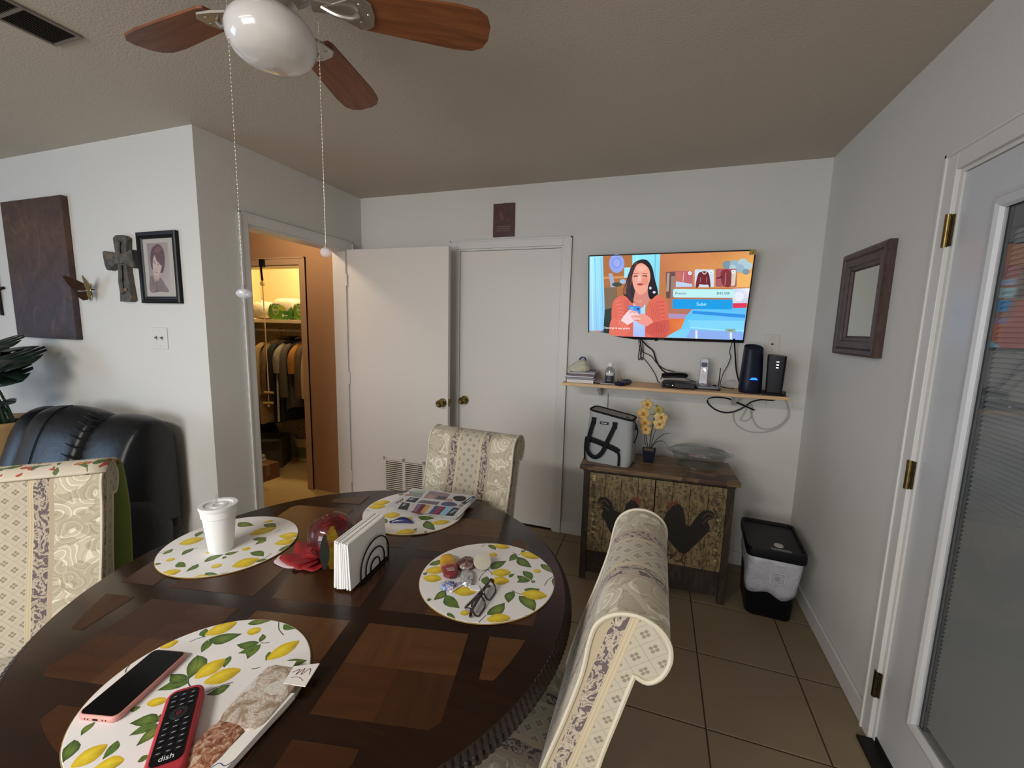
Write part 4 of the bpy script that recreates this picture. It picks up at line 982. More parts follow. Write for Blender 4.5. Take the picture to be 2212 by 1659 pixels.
    # thumbnails and panels of the advertisement
    for k, (x0, y0, x1) in enumerate(((1100, 315, 1308), (1330, 295, 1560), (1578, 285, 1830))):
        p.rr(x0, y0, x1, 510-k*6, 16, ('B8606A', 'C8D8E8', 'A85860')[k])
        if k == 0: p.poly([(1105, 440), (1200, 450), (1300, 470), (1300, 500), (1105, 505)], 'B8CCE8'); p.poly([(1110, 330), (1180, 330), (1170, 440), (1106, 440)], 'C06C60'); p.line([(1200, 330), (1190, 440)], 10, 'E0B0A8')
        if k == 1: p.curve([(1420, 320), (1370, 350), (1340, 500), (1376, 500), (1392, 440), (1390, 470), (1500, 470), (1480, 420), (1500, 500), (1520, 490), (1500, 350), (1460, 318)], '6A2430'); p.line([(1420, 330), (1445, 352), (1470, 330)], 9, 'E8E0E0'); p.line([(1400, 390), (1395, 450)], 7, 'B87078'); p.line([(1470, 390), (1470, 450)], 7, 'B87078')
        if k == 2: p.curve([(1700, 292), (1640, 330), (1660, 470), (1750, 495), (1762, 330)], '7C3038'); p.line([(1700, 330), (1690, 480)], 8, 'C88088'); p.poly([(1770, 300), (1825, 296), (1810, 480), (1765, 490)], 'D0C8B8'); p.line([(1590, 400), (1660, 380)], 14, '4A1820')
        p.ell((1272, 1524, 1788)[k], (340, 328, 318)[k], 22, 22, 'E8F0F4'); p.ell((1272, 1524, 1788)[k], (340, 328, 318)[k], 7, 7, '48687C')
    p.rr(1072, 528, 1804, 628, 22, 'B8E8EC'); p.rr(1066, 648, 1786, 764, 22, '1098E0'); p.rr(1705, 998, 1822, 1040, 4, '7C9C90'); p.rr(1715, 1006, 1812, 1032, 3, '9CB8A8'); p.line([(1730, 1018), (1798, 1020)], 9, '4C6C60')
    g = G('screen_picture'); c = g.attr(); mat = g.bsdf('020202', .12, emit=c, estr=.86)
    mesh_obj('screen', B2((-a+e, -b+eb, -.003), (a-e, b-e, .0001)), plain('060608', .12), t, smooth=0)
    p.build('screen_picture', mat, t, loc=(0, 0, .0004))
    def em(c, s=.86):
        g = G('caption_'+c); return g.bsdf('020202', .3, emit=c, estr=s)
    def cap(s, x, y, size, col, al='LEFT', sx=1):
        q = p.f(x, y); q2 = p.f(x+100, y); text_obj('caption', s, size, em(col), t, Matrix.Translation((q[0], q[1], .0062)), .00005, al, sx)
    cap('Precio', 1098, 580, .021, '204468', sx=1.15); cap('$45.00', 1590, 575, .021, '204468', sx=1.15); cap('>', 1730, 575, .022, '6C98A8'); cap('Subir', 1352, 706, .026, 'C8F8FC', sx=1.1)
    cap('Descarga la app gratis', 238, 996, .019, 'F4F4F8', sx=1.0)
    # bracket to the wall
    bm = bmesh.new(); box2(bm, (-.12, -.10, -.036), (.12, .10, -.03)); mesh_obj('mount_plate', bm, M_DARK, t, smooth=0)
    iM = M.inverted()
    for x in (-.09, .09):
        mesh_obj('mount_arm', tube([(x, .08, -.034), iM @ Vector((.018+x, YB-.001, 1.70))], .010, 8), M_DARK, t)
        mesh_obj('mount_arm', tube([(x, -.08, -.034), iM @ Vector((.018+x, YB-.001, 1.62))], .010, 8), M_DARK, t)
television()
# ------------------------------------------------------------------ wall shelf and what stands on it
def m_pine():
    g = G('pine'); v = g.coord('Object'); n = g.noise(g.mapv(v, (1.5, 30, 30)), 2, 3, .6, .8); return g.bsdf(g.ramp(n, [(.3, 'C0996A'), (.7, 'DDBB8C')]), .5)
M_PINE = m_pine(); SZ = 1.14
sh = thing('wall_shelf', 'long pale pine wall shelf below the television', 'shelf', (.068, YB, SZ))
mesh_obj('board', B2((-.622, -.285, -.019), (.622, -.001, 0)), M_PINE, sh, smooth=0, bevel=.002)
mesh_obj('cleat', B2((-.55, -.022, -.085), (.57, -.001, -.019)), plain('C9C6C0', .6), sh, smooth=0)
for x in (-.40, .40):
    mesh_obj('bracket', prism([(0, 0), (.16, 0), (.15, -.02), (.02, -.085), (0, -.085)], .018, M=frame_m((x, -.022, -.019), (0, -1, 0), (0, 0, 1))), plain('C9C6C0', .6), sh, smooth=0)
def on(x, y, z=SZ+.0006): return (x, y, z)
rnd = random.Random(11)
PAP = [('white ring binder lying flat at the foot of the paper pile', .165, .24, .020, 'D8D6D2'), ('grey folded newspaper in the pile of papers', .185, .22, .010, '8E8C8E'), ('white envelope sheaf in the pile of papers', .175, .20, .008, 'CFCFD4'),
       ('maroon-edged magazine in the pile of papers', .18, .21, .011, '6E5A60'), ('pale lilac magazine at the top of the pile of papers', .165, .20, .010, 'B4B0B8')]
zc = SZ+.0006
for k, (lab, w_, d_, h_, c_) in enumerate(PAP):
    bm = bmesh.new(); R = []
    for i in range(9):
        x = -w_/2+w_*i/8; b_ = .0022*math.sin(i*1.1+k)*(1 if k else 0)
        R.append([(x, -d_/2, max(0, b_*.3)), (x, d_/2, 0), (x, d_/2, h_), (x, -d_/2, h_+b_*.5)])
    rings(bm, R); o = tag(mesh_obj(('binder', 'newspaper', 'envelope_sheaf', 'magazine', 'magazine')[k], bm, plain(c_, .6), smooth=0), lab, ('binder', 'newspaper', 'envelopes', 'magazine', 'magazine')[k], 'papers piled on the wall shelf')
    o.location = (-.452+rnd.uniform(-.008, .008)+(.012 if k == 4 else 0), 2.752+rnd.uniform(-.006, .006), zc); o.rotation_euler = (0, 0, rnd.uniform(-.05, .05)+.02); zc += h_+.0012
PT = zc
o = tag(mesh_obj('loose_paper', B((0, 0, .001), (.12, .17, .002)), plain('A8A4AC', .6), smooth=0), 'loose grey leaflet sticking out beside the paper pile', 'paper'); o.location = (-.330, 2.735, SZ+.008); o.rotation_euler = (0, .06, .1)
t = thing('plastic_bag', 'crumpled sheer cream plastic bag on top of the paper pile', 'bag', (-.482, 2.752, PT))
g = G('bag_plastic'); v = g.coord('Object'); n = g.noise(v, 30, 3, .6, 1.5); M_BAG = g.bsdf(g.mix(n, 'BDBAA0', 'D8D6C2'), .35, bump=g.bump(n, 1, .01))
bm = bmesh.new(); R = []
for i, (f, z, dx) in enumerate(((1, .0, 0), (1.02, .012, 0), (.9, .026, .004), (.68, .042, .014), (.40, .060, .024), (.14, .070, .028))):
    R.append([(dx+.072*f*math.cos(a)*(1+.08*math.sin(3*a+i)), .06*f*math.sin(a)*(1+.08*math.cos(4*a+i)), z+.006*math.sin(5*a)*(i > 0)) for a in [2*PI*k/24 for k in range(24)]])
rings(bm, R); mesh_obj('bag_film', bm, M_BAG, t, smooth=60)
mesh_obj('blue_ring', tube([(.024+.020*math.cos(a), .020+.012*math.sin(a), .066+.020*math.sin(a)) for a in [2*PI*k/24 for k in range(24)]], .0055, 8, True), plain('20246A', .35), t)
t = thing('ink_pen', 'purple pen lying beside the plastic bag on the paper pile', 'pen', (-.405, 2.775, PT+.0038), -.2)
mesh_obj('barrel', cyl((-.035, 0, 0), (.035, 0, 0), .0038, seg=10), plain('3A2E66', .4), t); mesh_obj('pen_cap', cyl((.02, 0, 0), (.04, 0, 0), .0045, seg=10), plain('2A2250', .4), t)
t = thing('pocket_tablet', 'thin dark tablet lying under the sanitizer bottle', 'tablet', (-.255, 2.705, SZ+.0006), .05)
mesh_obj('body', prism(rrect(.15, .105, .008), .008), plain('14161E', .35), t); mesh_obj('edge_strip', B((0, -.0528, .004), (.14, .001, .003)), plain('C8CACE', .4), t, smooth=0)
t = thing('sanitizer_bottle', 'clear pump-less sanitizer bottle with white cap and dark label', 'bottle', (-.272, 2.722, SZ+.0088))
mesh_obj('bottle_body', lathe([(.001, 0), (.027, 0), (.030, .004), (.030, .07), (.027, .082), (.015, .094), (.013, .100), (.001, .100)], 28), m_glass('bottle_plastic', 'DDE2E2', .08, .3), t)
mesh_obj('liquid', lathe([(.001, .003), (.027, .003), (.028, .058), (.001, .058)], 24), m_glass('gel', 'C8D0D0', .05, .1), t)
mesh_obj('cap', lathe([(.001, .097), (.016, .097), (.0165, .100), (.0165, .116), (.013, .121), (.001, .122)], 24), M_WHITE, t)
for z0, z1, c_ in ((.042, .062, 'D0D2D0'), (.014, .042, '3A3846')):
    bm = bmesh.new(); R = [[(.0306*math.sin(a), -.0306*math.cos(a), z) for a in [-.9+1.8*k/12 for k in range(13)]] for z in (z0, z1)]; rings(bm, R, False, False); mesh_obj('label', bm, plain(c_, .5), t)
t = thing('eye_drop_vial', 'tiny clear vial with thin spout behind the mouse', 'vial', (-.212, 2.745, SZ+.0006))
mesh_obj('vial', lathe([(.001, 0), (.013, 0), (.014, .03), (.006, .036), (.0035, .055), (.001, .056)], 18), m_glass('vial_plastic', 'E0E0D8', .1, .4), t); mesh_obj('collar', lathe([(.007, .026), (.0145, .026), (.0145, .032), (.007, .034)], 18, cap=False), plain('7E827C', .5), t)
t = thing('computer_mouse', 'small dark blue computer mouse near the shelf edge', 'mouse', (-.198, 2.63, SZ+.0006), -.3)
mesh_obj('shell', blob((0, 0, .013), (.031, .048, .016), 22, 10, 2.4), plain('1B1E3A', .35), t); mesh_obj('wheel', cyl((-.004, -.028, .024), (.004, -.028, .024), .007, seg=16), plain('0A0A10', .5), t)
t = thing('fabric_pouch', 'small grey fabric pouch behind the dark mouse', 'pouch', (-.168, 2.715, SZ+.0006)); mesh_obj('pouch', blob((0, 0, .016), (.032, .026, .018), 20, 8, 2.2, noise=.03, sd=3), plain('4A4A58', .8), t); mesh_obj('drawstring', tube([(-.02, -.024, .02), (0, -.028, .027), (.02, -.024, .02)], .0015, 6, sub=3), M_DARK, t)
t = thing('set_top_box', 'low black set-top box with small white indicator on the shelf', 'set-top box', (.137, 2.735, SZ+.0006), -.10)
mesh_obj('box_body', B2((-.093, -.07, .004), (.093, .07, .034)), plain('101116', .35), t, smooth=0, bevel=.003)
mesh_obj('front_window', B2((-.085, -.0712, .008), (-.02, -.0700, .030)), plain('05060A', .1), t, smooth=0)
g = G('indicator'); mesh_obj('indicator', cyl((-.030, -.0714, .017), (-.030, -.0708, .017), .0022, seg=10), g.bsdf('FFFFFF', .5, emit='E8F0FF', estr=3), t)
for k in range(2): mesh_obj('display_digit', B((-.066+k*.012, -.0715, .020), (.006, .0006, .004)), plain('5A6478', .5), t, smooth=0)
for sx in (-1, 1): mesh_obj('foot', B2((sx*.08-.01, -.06, 0), (sx*.08+.01, .06, .004)), M_BLACK, t, smooth=0)
t = thing('cordless_phone', 'silver cordless telephone handset standing in its answering base', 'telephone', (.300, 2.755, SZ+.0006), -.12)
sil = plain('A8A8AE', .35, .3)
mesh_obj('base', prism(rrect(.135, .11, .02), .018), plain('77777F', .4), t, bevel=.004); mesh_obj('base_skirt', prism(rrect(.137, .112, .02), .008), plain('1C1C22', .4), t)
mesh_obj('cradle', blob((-.028, .008, .018), (.034, .030, .022), 20, 8, 2.6), plain('8C8C94', .4), t)
Mh = Matrix.Translation((-.028, .004, .022)) @ Matrix.Rotation(-.16, 4, 'X')
hs = mesh_obj('handset', (lambda b: (b.transform(Mh @ Matrix.Rotation(PI/2, 4, 'X')), b)[-1])(prism(rrect(.047, .160, .014, 5, 0, .075), .022)), sil, t, bevel=.004)
fm = Mh @ Matrix.Translation((0, -.0222, 0)) @ Matrix.Rotation(PI/2, 4, 'X')
mesh_obj('handset_display', (lambda b: (b.transform(fm), b)[-1])(prism(rrect(.033, .026, .003, 3, 0, .118), .0008)), plain('2A3E54', .2), hs)
mesh_obj('navigation_pad', (lambda b: (b.transform(fm @ Matrix.Translation((0, .084, 0))), b)[-1])(lathe([(.001, .0015), (.006, .0015), (.009, .002), (.013, .002), (.014, 0)], 20, cap=False)), plain('D8D8DC', .2, .6), hs)
for i in range(4):
    for k in range(3): mesh_obj('keypad_key', (lambda b: (b.transform(fm), b)[-1])(prism(rrect(.009, .006, .002, 2, (k-1)*.0125, .058-i*.0105), .0010)), plain('BEBEC4', .4), hs)
mesh_obj('antenna', cyl((.058, .040, .015), (.060, .044, .125), .0032, .0028, seg=10), M_BLACK, t); mesh_obj('base_dial', lathe([(.001, .006), (.010, .006), (.013, 0)], 20, cap=False), M_BLACK, t, loc=(.036, .012, .018))
for k, c_ in enumerate(('B8B8BC', 'A8A8AC', 'C88070')): mesh_obj('base_key', prism(rrect(.010, .007, .002, 2), .002), plain(c_, .4), t, loc=(.028+.013*k, -.022, .018))
t = thing('wifi_router', 'tall dark rounded router tower with a glowing blue light', 'router', (.515, 2.715, SZ+.0006), .1)
R = []
for u in (0, .02, .06, .2, .45, .7, .9, .985, 1): 
    s_ = (.93+.07*min(1, u/.06))*(1.0-.22*max(0, u-.1)**1.3); z = .262*u
    R.append([(.057*s_*math.copysign(abs(math.cos(a))**.72, math.cos(a)), .052*s_*math.copysign(abs(math.sin(a))**.72, math.sin(a)), z+(.016*math.sin(a) if u > .95 else 0)-(.012 if u == 1 else 0)) for a in [2*PI*k/36 for k in range(36)]])
R.append([(x*.86, y*.86, z-.010) for x, y, z in R[-1]])
bm = bmesh.new(); rings(bm, R); mesh_obj('tower', bm, plain('14182A', .4), t, smooth=60)
g = G('router_light'); mesh_obj('status_light', (lambda b: (b.transform(frame_m((.0, -.0518, .077), (1, 0, 0), (0, .02, 1))), b)[-1])(prism([(-.022, 0), (.022, 0), (.012, .012), (-.010, .012)], .0012)), g.bsdf('0A30C0', .3, emit='1450FF', estr=4), t, smooth=0)
t = thing('cable_modem', 'black upright modem with three white lights at the shelf end', 'modem', (.634, 2.705, SZ+.0006), -.25)
bm = bmesh.new(); R = []
for z, w_, d_ in ((0, .050, .068), (.012, .052, .07), (.016, .040, .066), (.20, .045, .072), (.214, .045, .070)): R.append([(x, y, z+(.006*(x < 0) if z > .21 else 0)) for x, y in rrect(w_*2, d_*2, .012, 4)])
rings(bm, R); mesh_obj('body', bm, plain('0E1018', .45), t, smooth=40); mesh_obj('foot', B((0, 0, .007), (.118, .13, .012)), plain('0A0B10', .5), t, smooth=0, bevel=.004)
g = G('modem_light'); ml = g.bsdf('FFFFFF', .4, emit='F0F4FF', estr=2.5)
for k in range(3): mesh_obj('indicator', B((.006, -.0722, .185-.016*k), (.012, .0012, .0042)), ml, t, smooth=0)
# ------------------------------------------------------------------ leads
def lead(name, label, paths, mat=None):
    t = thing(name, label, 'cable', paths[0][0][0])
    off = Vector(paths[0][0][0])
    for pts, r in paths: mesh_obj('strand', tube([Vector(q)-off for q in pts], r, 8, sub=5), mat or M_CORD, t)
    return t
lead('television_leads', 'tangle of black leads hanging from the television to the set-top box', [
    ([(-.11, 2.80, 1.43), (-.064, 2.86, 1.379), (-.025, 2.87, 1.346), (.002, 2.87, 1.277), (.042, 2.86, 1.225), (.072, 2.84, 1.211)], .0042),
    ([(-.115, 2.80, 1.43), (-.096, 2.875, 1.351), (-.100, 2.88, 1.304), (-.081, 2.88, 1.297), (-.041, 2.88, 1.252), (0, 2.88, 1.191), (.016, 2.88, 1.152), (.031, 2.87, 1.147)], .0022),
    ([(-.105, 2.80, 1.43), (-.10, 2.875, 1.37), (-.084, 2.88, 1.336), (-.037, 2.88, 1.314), (.010, 2.875, 1.262), (.056, 2.86, 1.234), (.115, 2.83, 1.225)], .0026),
    ([(-.12, 2.80, 1.43), (-.112, 2.87, 1.38), (-.10, 2.88, 1.31), (-.108, 2.88, 1.285), (-.114, 2.88, 1.31), (-.104, 2.87, 1.40)], .0022),
    ([(-.10, 2.80, 1.43), (-.088, 2.87, 1.37), (-.084, 2.88, 1.30), (-.094, 2.88, 1.288), (-.10, 2.88, 1.33)], .0022)])
bd = []
for k in range(7):
    a = k*.9; oy, oz = .010*math.cos(a), .010*math.sin(a)
    bd.append(([(.036, 2.80+oy, 1.200+oz), (.07, 2.80+oy, 1.207+oz), (.14, 2.795+oy, 1.212+oz), (.175, 2.79+oy, 1.214+oz*.6), (.186, 2.79, 1.208), (.17, 2.79-oy, 1.200-oz*.5), (.10, 2.795-oy, 1.198-oz*.6), (.045, 2.80-oy, 1.195-oz)], .0032))
bd.append(([(.045, 2.80, 1.195), (.036, 2.80, 1.185), (.034, 2.795, 1.175)], .0030)); bd.append(([(.16, 2.79, 1.20), (.20, 2.80, 1.182), (.238, 2.805, 1.172)], .0022))
lead('coiled_lead', 'coiled bundle of black lead resting on the set-top box', bd)
lead('router_lead', 'thick black lead dropping behind the router tower', [([(.425, 2.80, 1.44), (.443, 2.85, 1.36), (.462, 2.855, 1.244), (.485, 2.83, 1.17), (.50, 2.78, 1.146)], .0042), ([(.42, 2.80, 1.44), (.415, 2.86, 1.366), (.424, 2.865, 1.329), (.412, 2.865, 1.277), (.392, 2.86, 1.232), (.378, 2.84, 1.16), (.40, 2.82, 1.146), (.45, 2.80, 1.146)], .0022)])
lead('hanging_loop_lead', 'black cable loop hanging under the wall shelf', [([(.69, 2.85, 1.118), (.678, 2.86, 1.085), (.612, 2.865, 1.081), (.562, 2.87, 1.063), (.526, 2.87, 1.03), (.476, 2.875, .996), (.424, 2.88, .983), (.369, 2.88, .997), (.325, 2.88, 1.032), (.322, 2.875, 1.062), (.362, 2.87, 1.076), (.43, 2.868, 1.074), (.484, 2.865, 1.052), (.539, 2.86, 1.031), (.579, 2.86, 1.016)], .0045)])
lead('grey_coil_lead', 'thin grey cable coil hanging on the wall under the shelf', [([(.538, 2.868, 1.04), (.479, 2.878, .996), (.472, 2.882, .957), (.50, 2.885, .907), (.569, 2.886, .876), (.647, 2.886, .880), (.72, 2.885, .914), (.765, 2.882, .978), (.762, 2.878, 1.036), (.735, 2.868, 1.085)], .0034), ([(.545, 2.868, 1.05), (.568, 2.878, 1.034), (.574, 2.882, .967), (.612, 2.885, .91), (.677, 2.886, .902), (.736, 2.885, .945), (.762, 2.88, .999), (.752, 2.872, 1.05)], .0034), ([(.51, 2.88, .946), (.537, 2.876, .941), (.567, 2.874, .974), (.545, 2.868, 1.035), (.525, 2.876, .985), (.51, 2.88, .946)], .0028)], plain('B6B6B2', .5))
lead('white_wall_cord', 'thin grey cord running down the wall behind the cooler bag', [([(-.294, 2.888, 1.118), (-.294, 2.889, 1.05), (-.292, 2.889, .90), (-.29, 2.889, .70)], .0022)], plain('7C7C84', .5))
lead('phone_lead', 'thin clear lead curled between the telephone and the router', [([(.37, 2.80, 1.155), (.40, 2.82, 1.175), (.43, 2.82, 1.185), (.455, 2.815, 1.178), (.45, 2.81, 1.165), (.42, 2.81, 1.160), (.40, 2.815, 1.172), (.42, 2.82, 1.19), (.46, 2.82, 1.185)], .0017)], plain('A8A8A8', .4))
# ------------------------------------------------------------------ wall plates and small wall things
def plate(name, label, cat, M, w_, h_, kind):
    t = thing(name, label, cat, M.translation); t.rotation_euler = M.to_euler(); pm = plain('CFCBC0', .4)
    mesh_obj('plate', prism(rrect(w_, h_, .006), .005), pm, t, bevel=.0015)
    if kind == 'switch':
        for x in (-.023, .023):
            mesh_obj('switch_slot', B((x, 0, .0052), (.010, .024, .0006)), plain('8A8880', .5), t, smooth=0)
            mesh_obj('toggle', B((x, .003, .010), (.0075, .010, .012), Matrix.Translation((0, 0, 0))), plain('6E6C66', .4), t, smooth=0, bevel=.001)
    else:
        mesh_obj('coax_jack', cyl((0, 0, .005), (0, 0, .013), .0055, seg=12), plain('4A463C', .3, .8), t)
    for y in (-h_*.36, h_*.36): mesh_obj('screw', cyl((0, y, .005), (0, y, .0058), .003, seg=10), plain('A8A498', .4), t)
plate('wall_switch', 'double toggle light switch plate under the framed portrait', 'light switch', frame_m((-2.635, YF, 1.367), (1, 0, 0), (0, 0, 1)), .125, .12, 'switch')
plate('wall_jack', 'beige cable jack plate on the wall beside the television', 'wall plate', frame_m((.642, YB, 1.415), (1, 0, 0), (0, 0, 1)), .076, .118, 'jack')
t = thing('wall_plaque', 'small dark brown plaque with pale lettering above the closed door', 'plaque', (-1.07, YB, 2.101)); 
g = G('plaque_wood'); v = g.coord('Object'); n = g.noise(v, 30, 3, .6, 1); mesh_obj('board', B2((-.079, -.012, 0), (.079, -.0005, .223)), g.bsdf(g.ramp(n, [(.3, '3A1E16'), (.7, '54302A')]), .5), t, smooth=0, bevel=.002)
mesh_obj('hanger', tube([(-.006, -.006, .222), (0, -.006, .229), (.006, -.006, .222)], .0012, 6), M_DARK, t)
p = Paint(step=.00002); rnd = random.Random(8)
for x0, y0, x1, y1 in ((-.068, .012, .068, .012), (.068, .012, .068, .21), (.068, .21, -.068, .21), (-.068, .21, -.068, .012)): p.line([(x0, y0), (x1, y1)], .0012, '6A4038')
p.curve([(-.03, .18), (-.01, .15), (.0, .12), (-.02, .11), (-.028, .14)], '6A3A3A'); p.line([(.025, .10), (.04, .115)], .004, '6E4C42')
for r_ in range(3):
    x = -.05
    while x < .045: w_ = rnd.uniform(.006, .014); p.line([(x, .066-.014*r_), (x+w_*.5, .070-.014*r_), (x+w_, .065-.014*r_)], .0045, '8A6E64'); x += w_+.003
p.build('lettering', M_PRINT, t, M=frame_m((0, -.0122, 0), (1, 0, 0), (0, 0, 1)))
# mirror on the right wall
def mirror():
    y0, y1, z0, z1 = 2.068, 2.497, 1.390, 1.852
    t = thing('wall_mirror', 'dark grooved wooden framed mirror on the right wall', 'mirror', (XR, (y0+y1)/2, z0)); w_, h_ = (y1-y0)/2, z1-z0
    g = G('walnut'); v = g.coord('Object'); n = g.noise(g.mapv(v, (20, 8, 8)), 3, 3, .6, 1); m = g.bsdf(g.ramp(n, [(.3, '3C2C28'), (.7, '57433C')]), .4)
    prof = [(0, 0), (0, .026), (.010, .032), (.024, .030), (.028, .024), (.034, .027), (.060, .025), (.066, .018), (.078, .017), (.084, .009), (.092, .008)]
    bm = bmesh.new(); R = [[(-h, -w_+d, d), (-h, w_-d, d), (-h, w_-d, h_-d), (-h, -w_+d, h_-d)] for d, h in prof]
    rings(bm, R, True, False); mesh_obj('frame', bm, m, t, smooth=0)
    mesh_obj('mirror_glass', B2((-.010, -w_+.086, .086), (-.002, w_-.086, h_-.086)), plain('D8DCD8', .04, 1), t, smooth=0)
mirror()
# ------------------------------------------------------------------ rooster cabinet
CW, CD, CH, CYAW = .79, .33, .703, .035
CF = Vector((.041, 2.386, 0))                          # middle of the front, on the floor
def cabinet():
    t = thing('cabinet', 'small rustic wooden cabinet with black roosters painted on its two doors', 'cabinet', (CF.x, CF.y, 0), CYAW)
    g = G('dark_rustic_wood'); v = g.coord('Object'); n = g.noise(g.mapv(v, (6, 6, 1.5)), 6, 4, .6, 1); dk = g.bsdf(g.ramp(n, [(.3, '1A120C'), (.55, '2E2216'), (.75, '4A3A26')]), .6, bump=g.bump(n, .3, .003))
    g = G('rustic_top'); v = g.coord('Object'); n = g.noise(g.mapv(v, (2, 14, 14)), 3, 5, .6, 1.2); s_ = g.noise(v, 4, 2, .5, .8)
    c = g.ramp(n, [(.28, '40301E'), (.5, '6E5436'), (.72, '8A6C48')]); c = g.mix(s_.gt(.60), c, '4A3228'); top = g.bsdf(c, .45, bump=g.bump(n, .25, .003))
    g = G('aged_yellow_paint'); v = g.coord('Object'); x, y, z = g.xyz(v); n = g.noise(g.mapv(v, (9, 9, 3)), 5, 5, .65, 1.4); n2 = g.noise(v, 60, 3, .7)
    c = g.ramp(n, [(.25, '2E241A'), (.42, '5C4C32'), (.58, '85744F'), (.78, '523E2E')]); c = g.mix(n2.gt(.59), c, '3A2E20'); yel = g.bsdf(c, .55, bump=g.bump(n2, .3, .002))
    h = CW/2; y1 = CD
    for sx in (-1, 1):
        for yy in (0, y1-.035): mesh_obj('corner_post', B2((sx*h-(.035 if sx > 0 else 0), yy, 0), (sx*h+(0 if sx > 0 else .035), yy+.035, CH-.022)), dk, t, smooth=0, bevel=.002)
        mesh_obj('side_panel', B2((sx*(h-.008)-.006, .035, .16), (sx*(h-.008)+.006, y1-.035, CH-.022)), dk, t, smooth=0)
    mesh_obj('back_panel', B2((-h+.035, y1-.02, .16), (h-.035, y1-.008, CH-.022)), dk, t, smooth=0)
    mesh_obj('bottom_panel', B2((-h+.004, .008, .165), (h-.004, y1-.008, .185)), dk, t, smooth=0)
    mesh_obj('front_apron', B2((-h+.036, .010, .045), (h-.036, .028, .166)), dk, t, smooth=0)
    nb = 4; d0 = -.022; dw = (CD+.034)/nb                # boards of the top
    for k in range(nb): mesh_obj('top_board', B2((-h-.022, d0+dw*k+.0006, CH-.022), (h+.022, d0+dw*(k+1)-.0006, CH-(.0006 if k % 2 else 0))), top, t, smooth=0, bevel=.002)
    mesh_obj('moulding', B2((-h-.004, -.006, CH-.036), (h+.004, .03, CH-.022)), dk, t, smooth=0, bevel=.002)
    z0, z1 = .19, CH-.04; dW = (CW-.076)/2; dH = z1-z0
    quads = {-1: [(193, 222), (745, 285), (745, 985), (150, 850)], 1: [(772, 290), (1415, 372), (1370, 1010), (758, 925)]}
    for sx in (-1, 1):
        cx = sx*(dW/2+.002)
        d = mesh_obj('door', B((0, -.001, 0), (dW, .018, dH)), dk, t, smooth=0, loc=(cx, .010, (z0+z1)/2))
        np_ = 4; pw = dW/np_
        for k in range(np_): mesh_obj('plank', B((-dW/2+pw*(k+.5), -.012, 0), (pw-.0022, .006, dH)), yel, d, smooth=0, bevel=.0012)
        kx = -sx*(dW/2-.03); kb = lathe([(.001, .022), (.008, .021), (.011, .015), (.008, .008), (.006, 0)], 16, cap=False); kb.transform(frame_m((kx, -.015, .03), (1, 0, 0), (0, 0, 1)))
        mesh_obj('knob', kb, plain('4A3426', .4), d)
        p = Paint(hom(quads[sx], dW, dH), .00003); rnd = random.Random(20+sx)
        if sx > 0:
            body = [(925, 500), (965, 478), (1010, 500), (1040, 560), (1058, 640), (1098, 655), (1140, 600), (1190, 550), (1250, 535), (1305, 562), (1296, 600), (1250, 622), (1270, 680), (1215, 745), (1135, 815), (1070, 868), (1010, 855), (940, 795), (880, 725), (855, 640), (872, 570)]
            comb = [(890, 500), (885, 470), (910, 476), (925, 458), (945, 470), (970, 458), (980, 480), (930, 500), (905, 530)]
            legs = [[(990, 850), (965, 885), (905, 880)], [(965, 885), (930, 910)], [(1050, 868), (1030, 925), (985, 930)], [(1030, 925), (1060, 945)]]; tail = [[(1200, 600), (1250, 560), (1300, 585)], [(1210, 640), (1255, 595), (1290, 612)]]
            col = (1300, 400, 1375, 940); edge = [(790, 300), (850, 310)]
        else:
            body = [(590, 460), (548, 440), (505, 470), (478, 530), (440, 540), (392, 515), (372, 455), (322, 415), (268, 420), (258, 455), (300, 470), (270, 500), (300, 520), (285, 560), (318, 610), (345, 670), (385, 730), (450, 775), (540, 760), (610, 700), (642, 610), (622, 520)]
            comb = [(545, 440), (560, 412), (580, 425), (600, 405), (612, 430), (630, 440), (622, 470), (600, 480), (580, 450)]
            legs = [[(450, 770), (470, 820), (520, 830)], [(540, 755), (560, 810), (610, 815)]]; tail = [[(350, 480), (310, 440), (265, 460)], [(350, 520), (300, 490), (272, 520)]]
            col = (195, 250, 250, 830)
        p.curve(body, '16130F', 4)
        for L_ in tail: p.line(L_, 7, '5A4C34', 4)
        p.curve(comb, '6E3A24', 4)
        for L_ in legs: p.line(L_, 13, '3A2A18')
        for k in range(26):                              # stencilled column of worn letters
            yy = col[1]+(col[3]-col[1])*k/26; xx = rnd.uniform(col[0], col[2]-30)
            p.line([(xx, yy), (xx+rnd.uniform(14, 30), yy+rnd.uniform(-8, 8)), (xx+rnd.uniform(0, 26), yy+rnd.uniform(8, 18))], rnd.uniform(4, 8), rnd.choice(('2E2416', '3A2E1C', 'B8A878', '241A10')))
        for k in range(40):
            bx = rnd.uniform(quads[sx][0][0]+60, quads[sx][1][0]-60); by = rnd.uniform(quads[sx][0][1]+60, quads[sx][0][1]+230)
            p.line([(bx, by), (bx+rnd.uniform(-12, 12), by+rnd.uniform(8, 22))], rnd.uniform(2, 4), rnd.choice(('4A3A22', '5A3A26', '6A5430')))
        p.build('painted_rooster', M_PRINT, d, M=frame_m((0, -.0153, 0), (1, 0, 0), (0, 0, 1)))
cabinet()
TOPZ = CH+.0006
def conv(x, y): # cabinet top local -> world
    c, s = math.cos(CYAW), math.sin(CYAW); return (CF.x+x*c-y*s, CF.y+x*s+y*c)
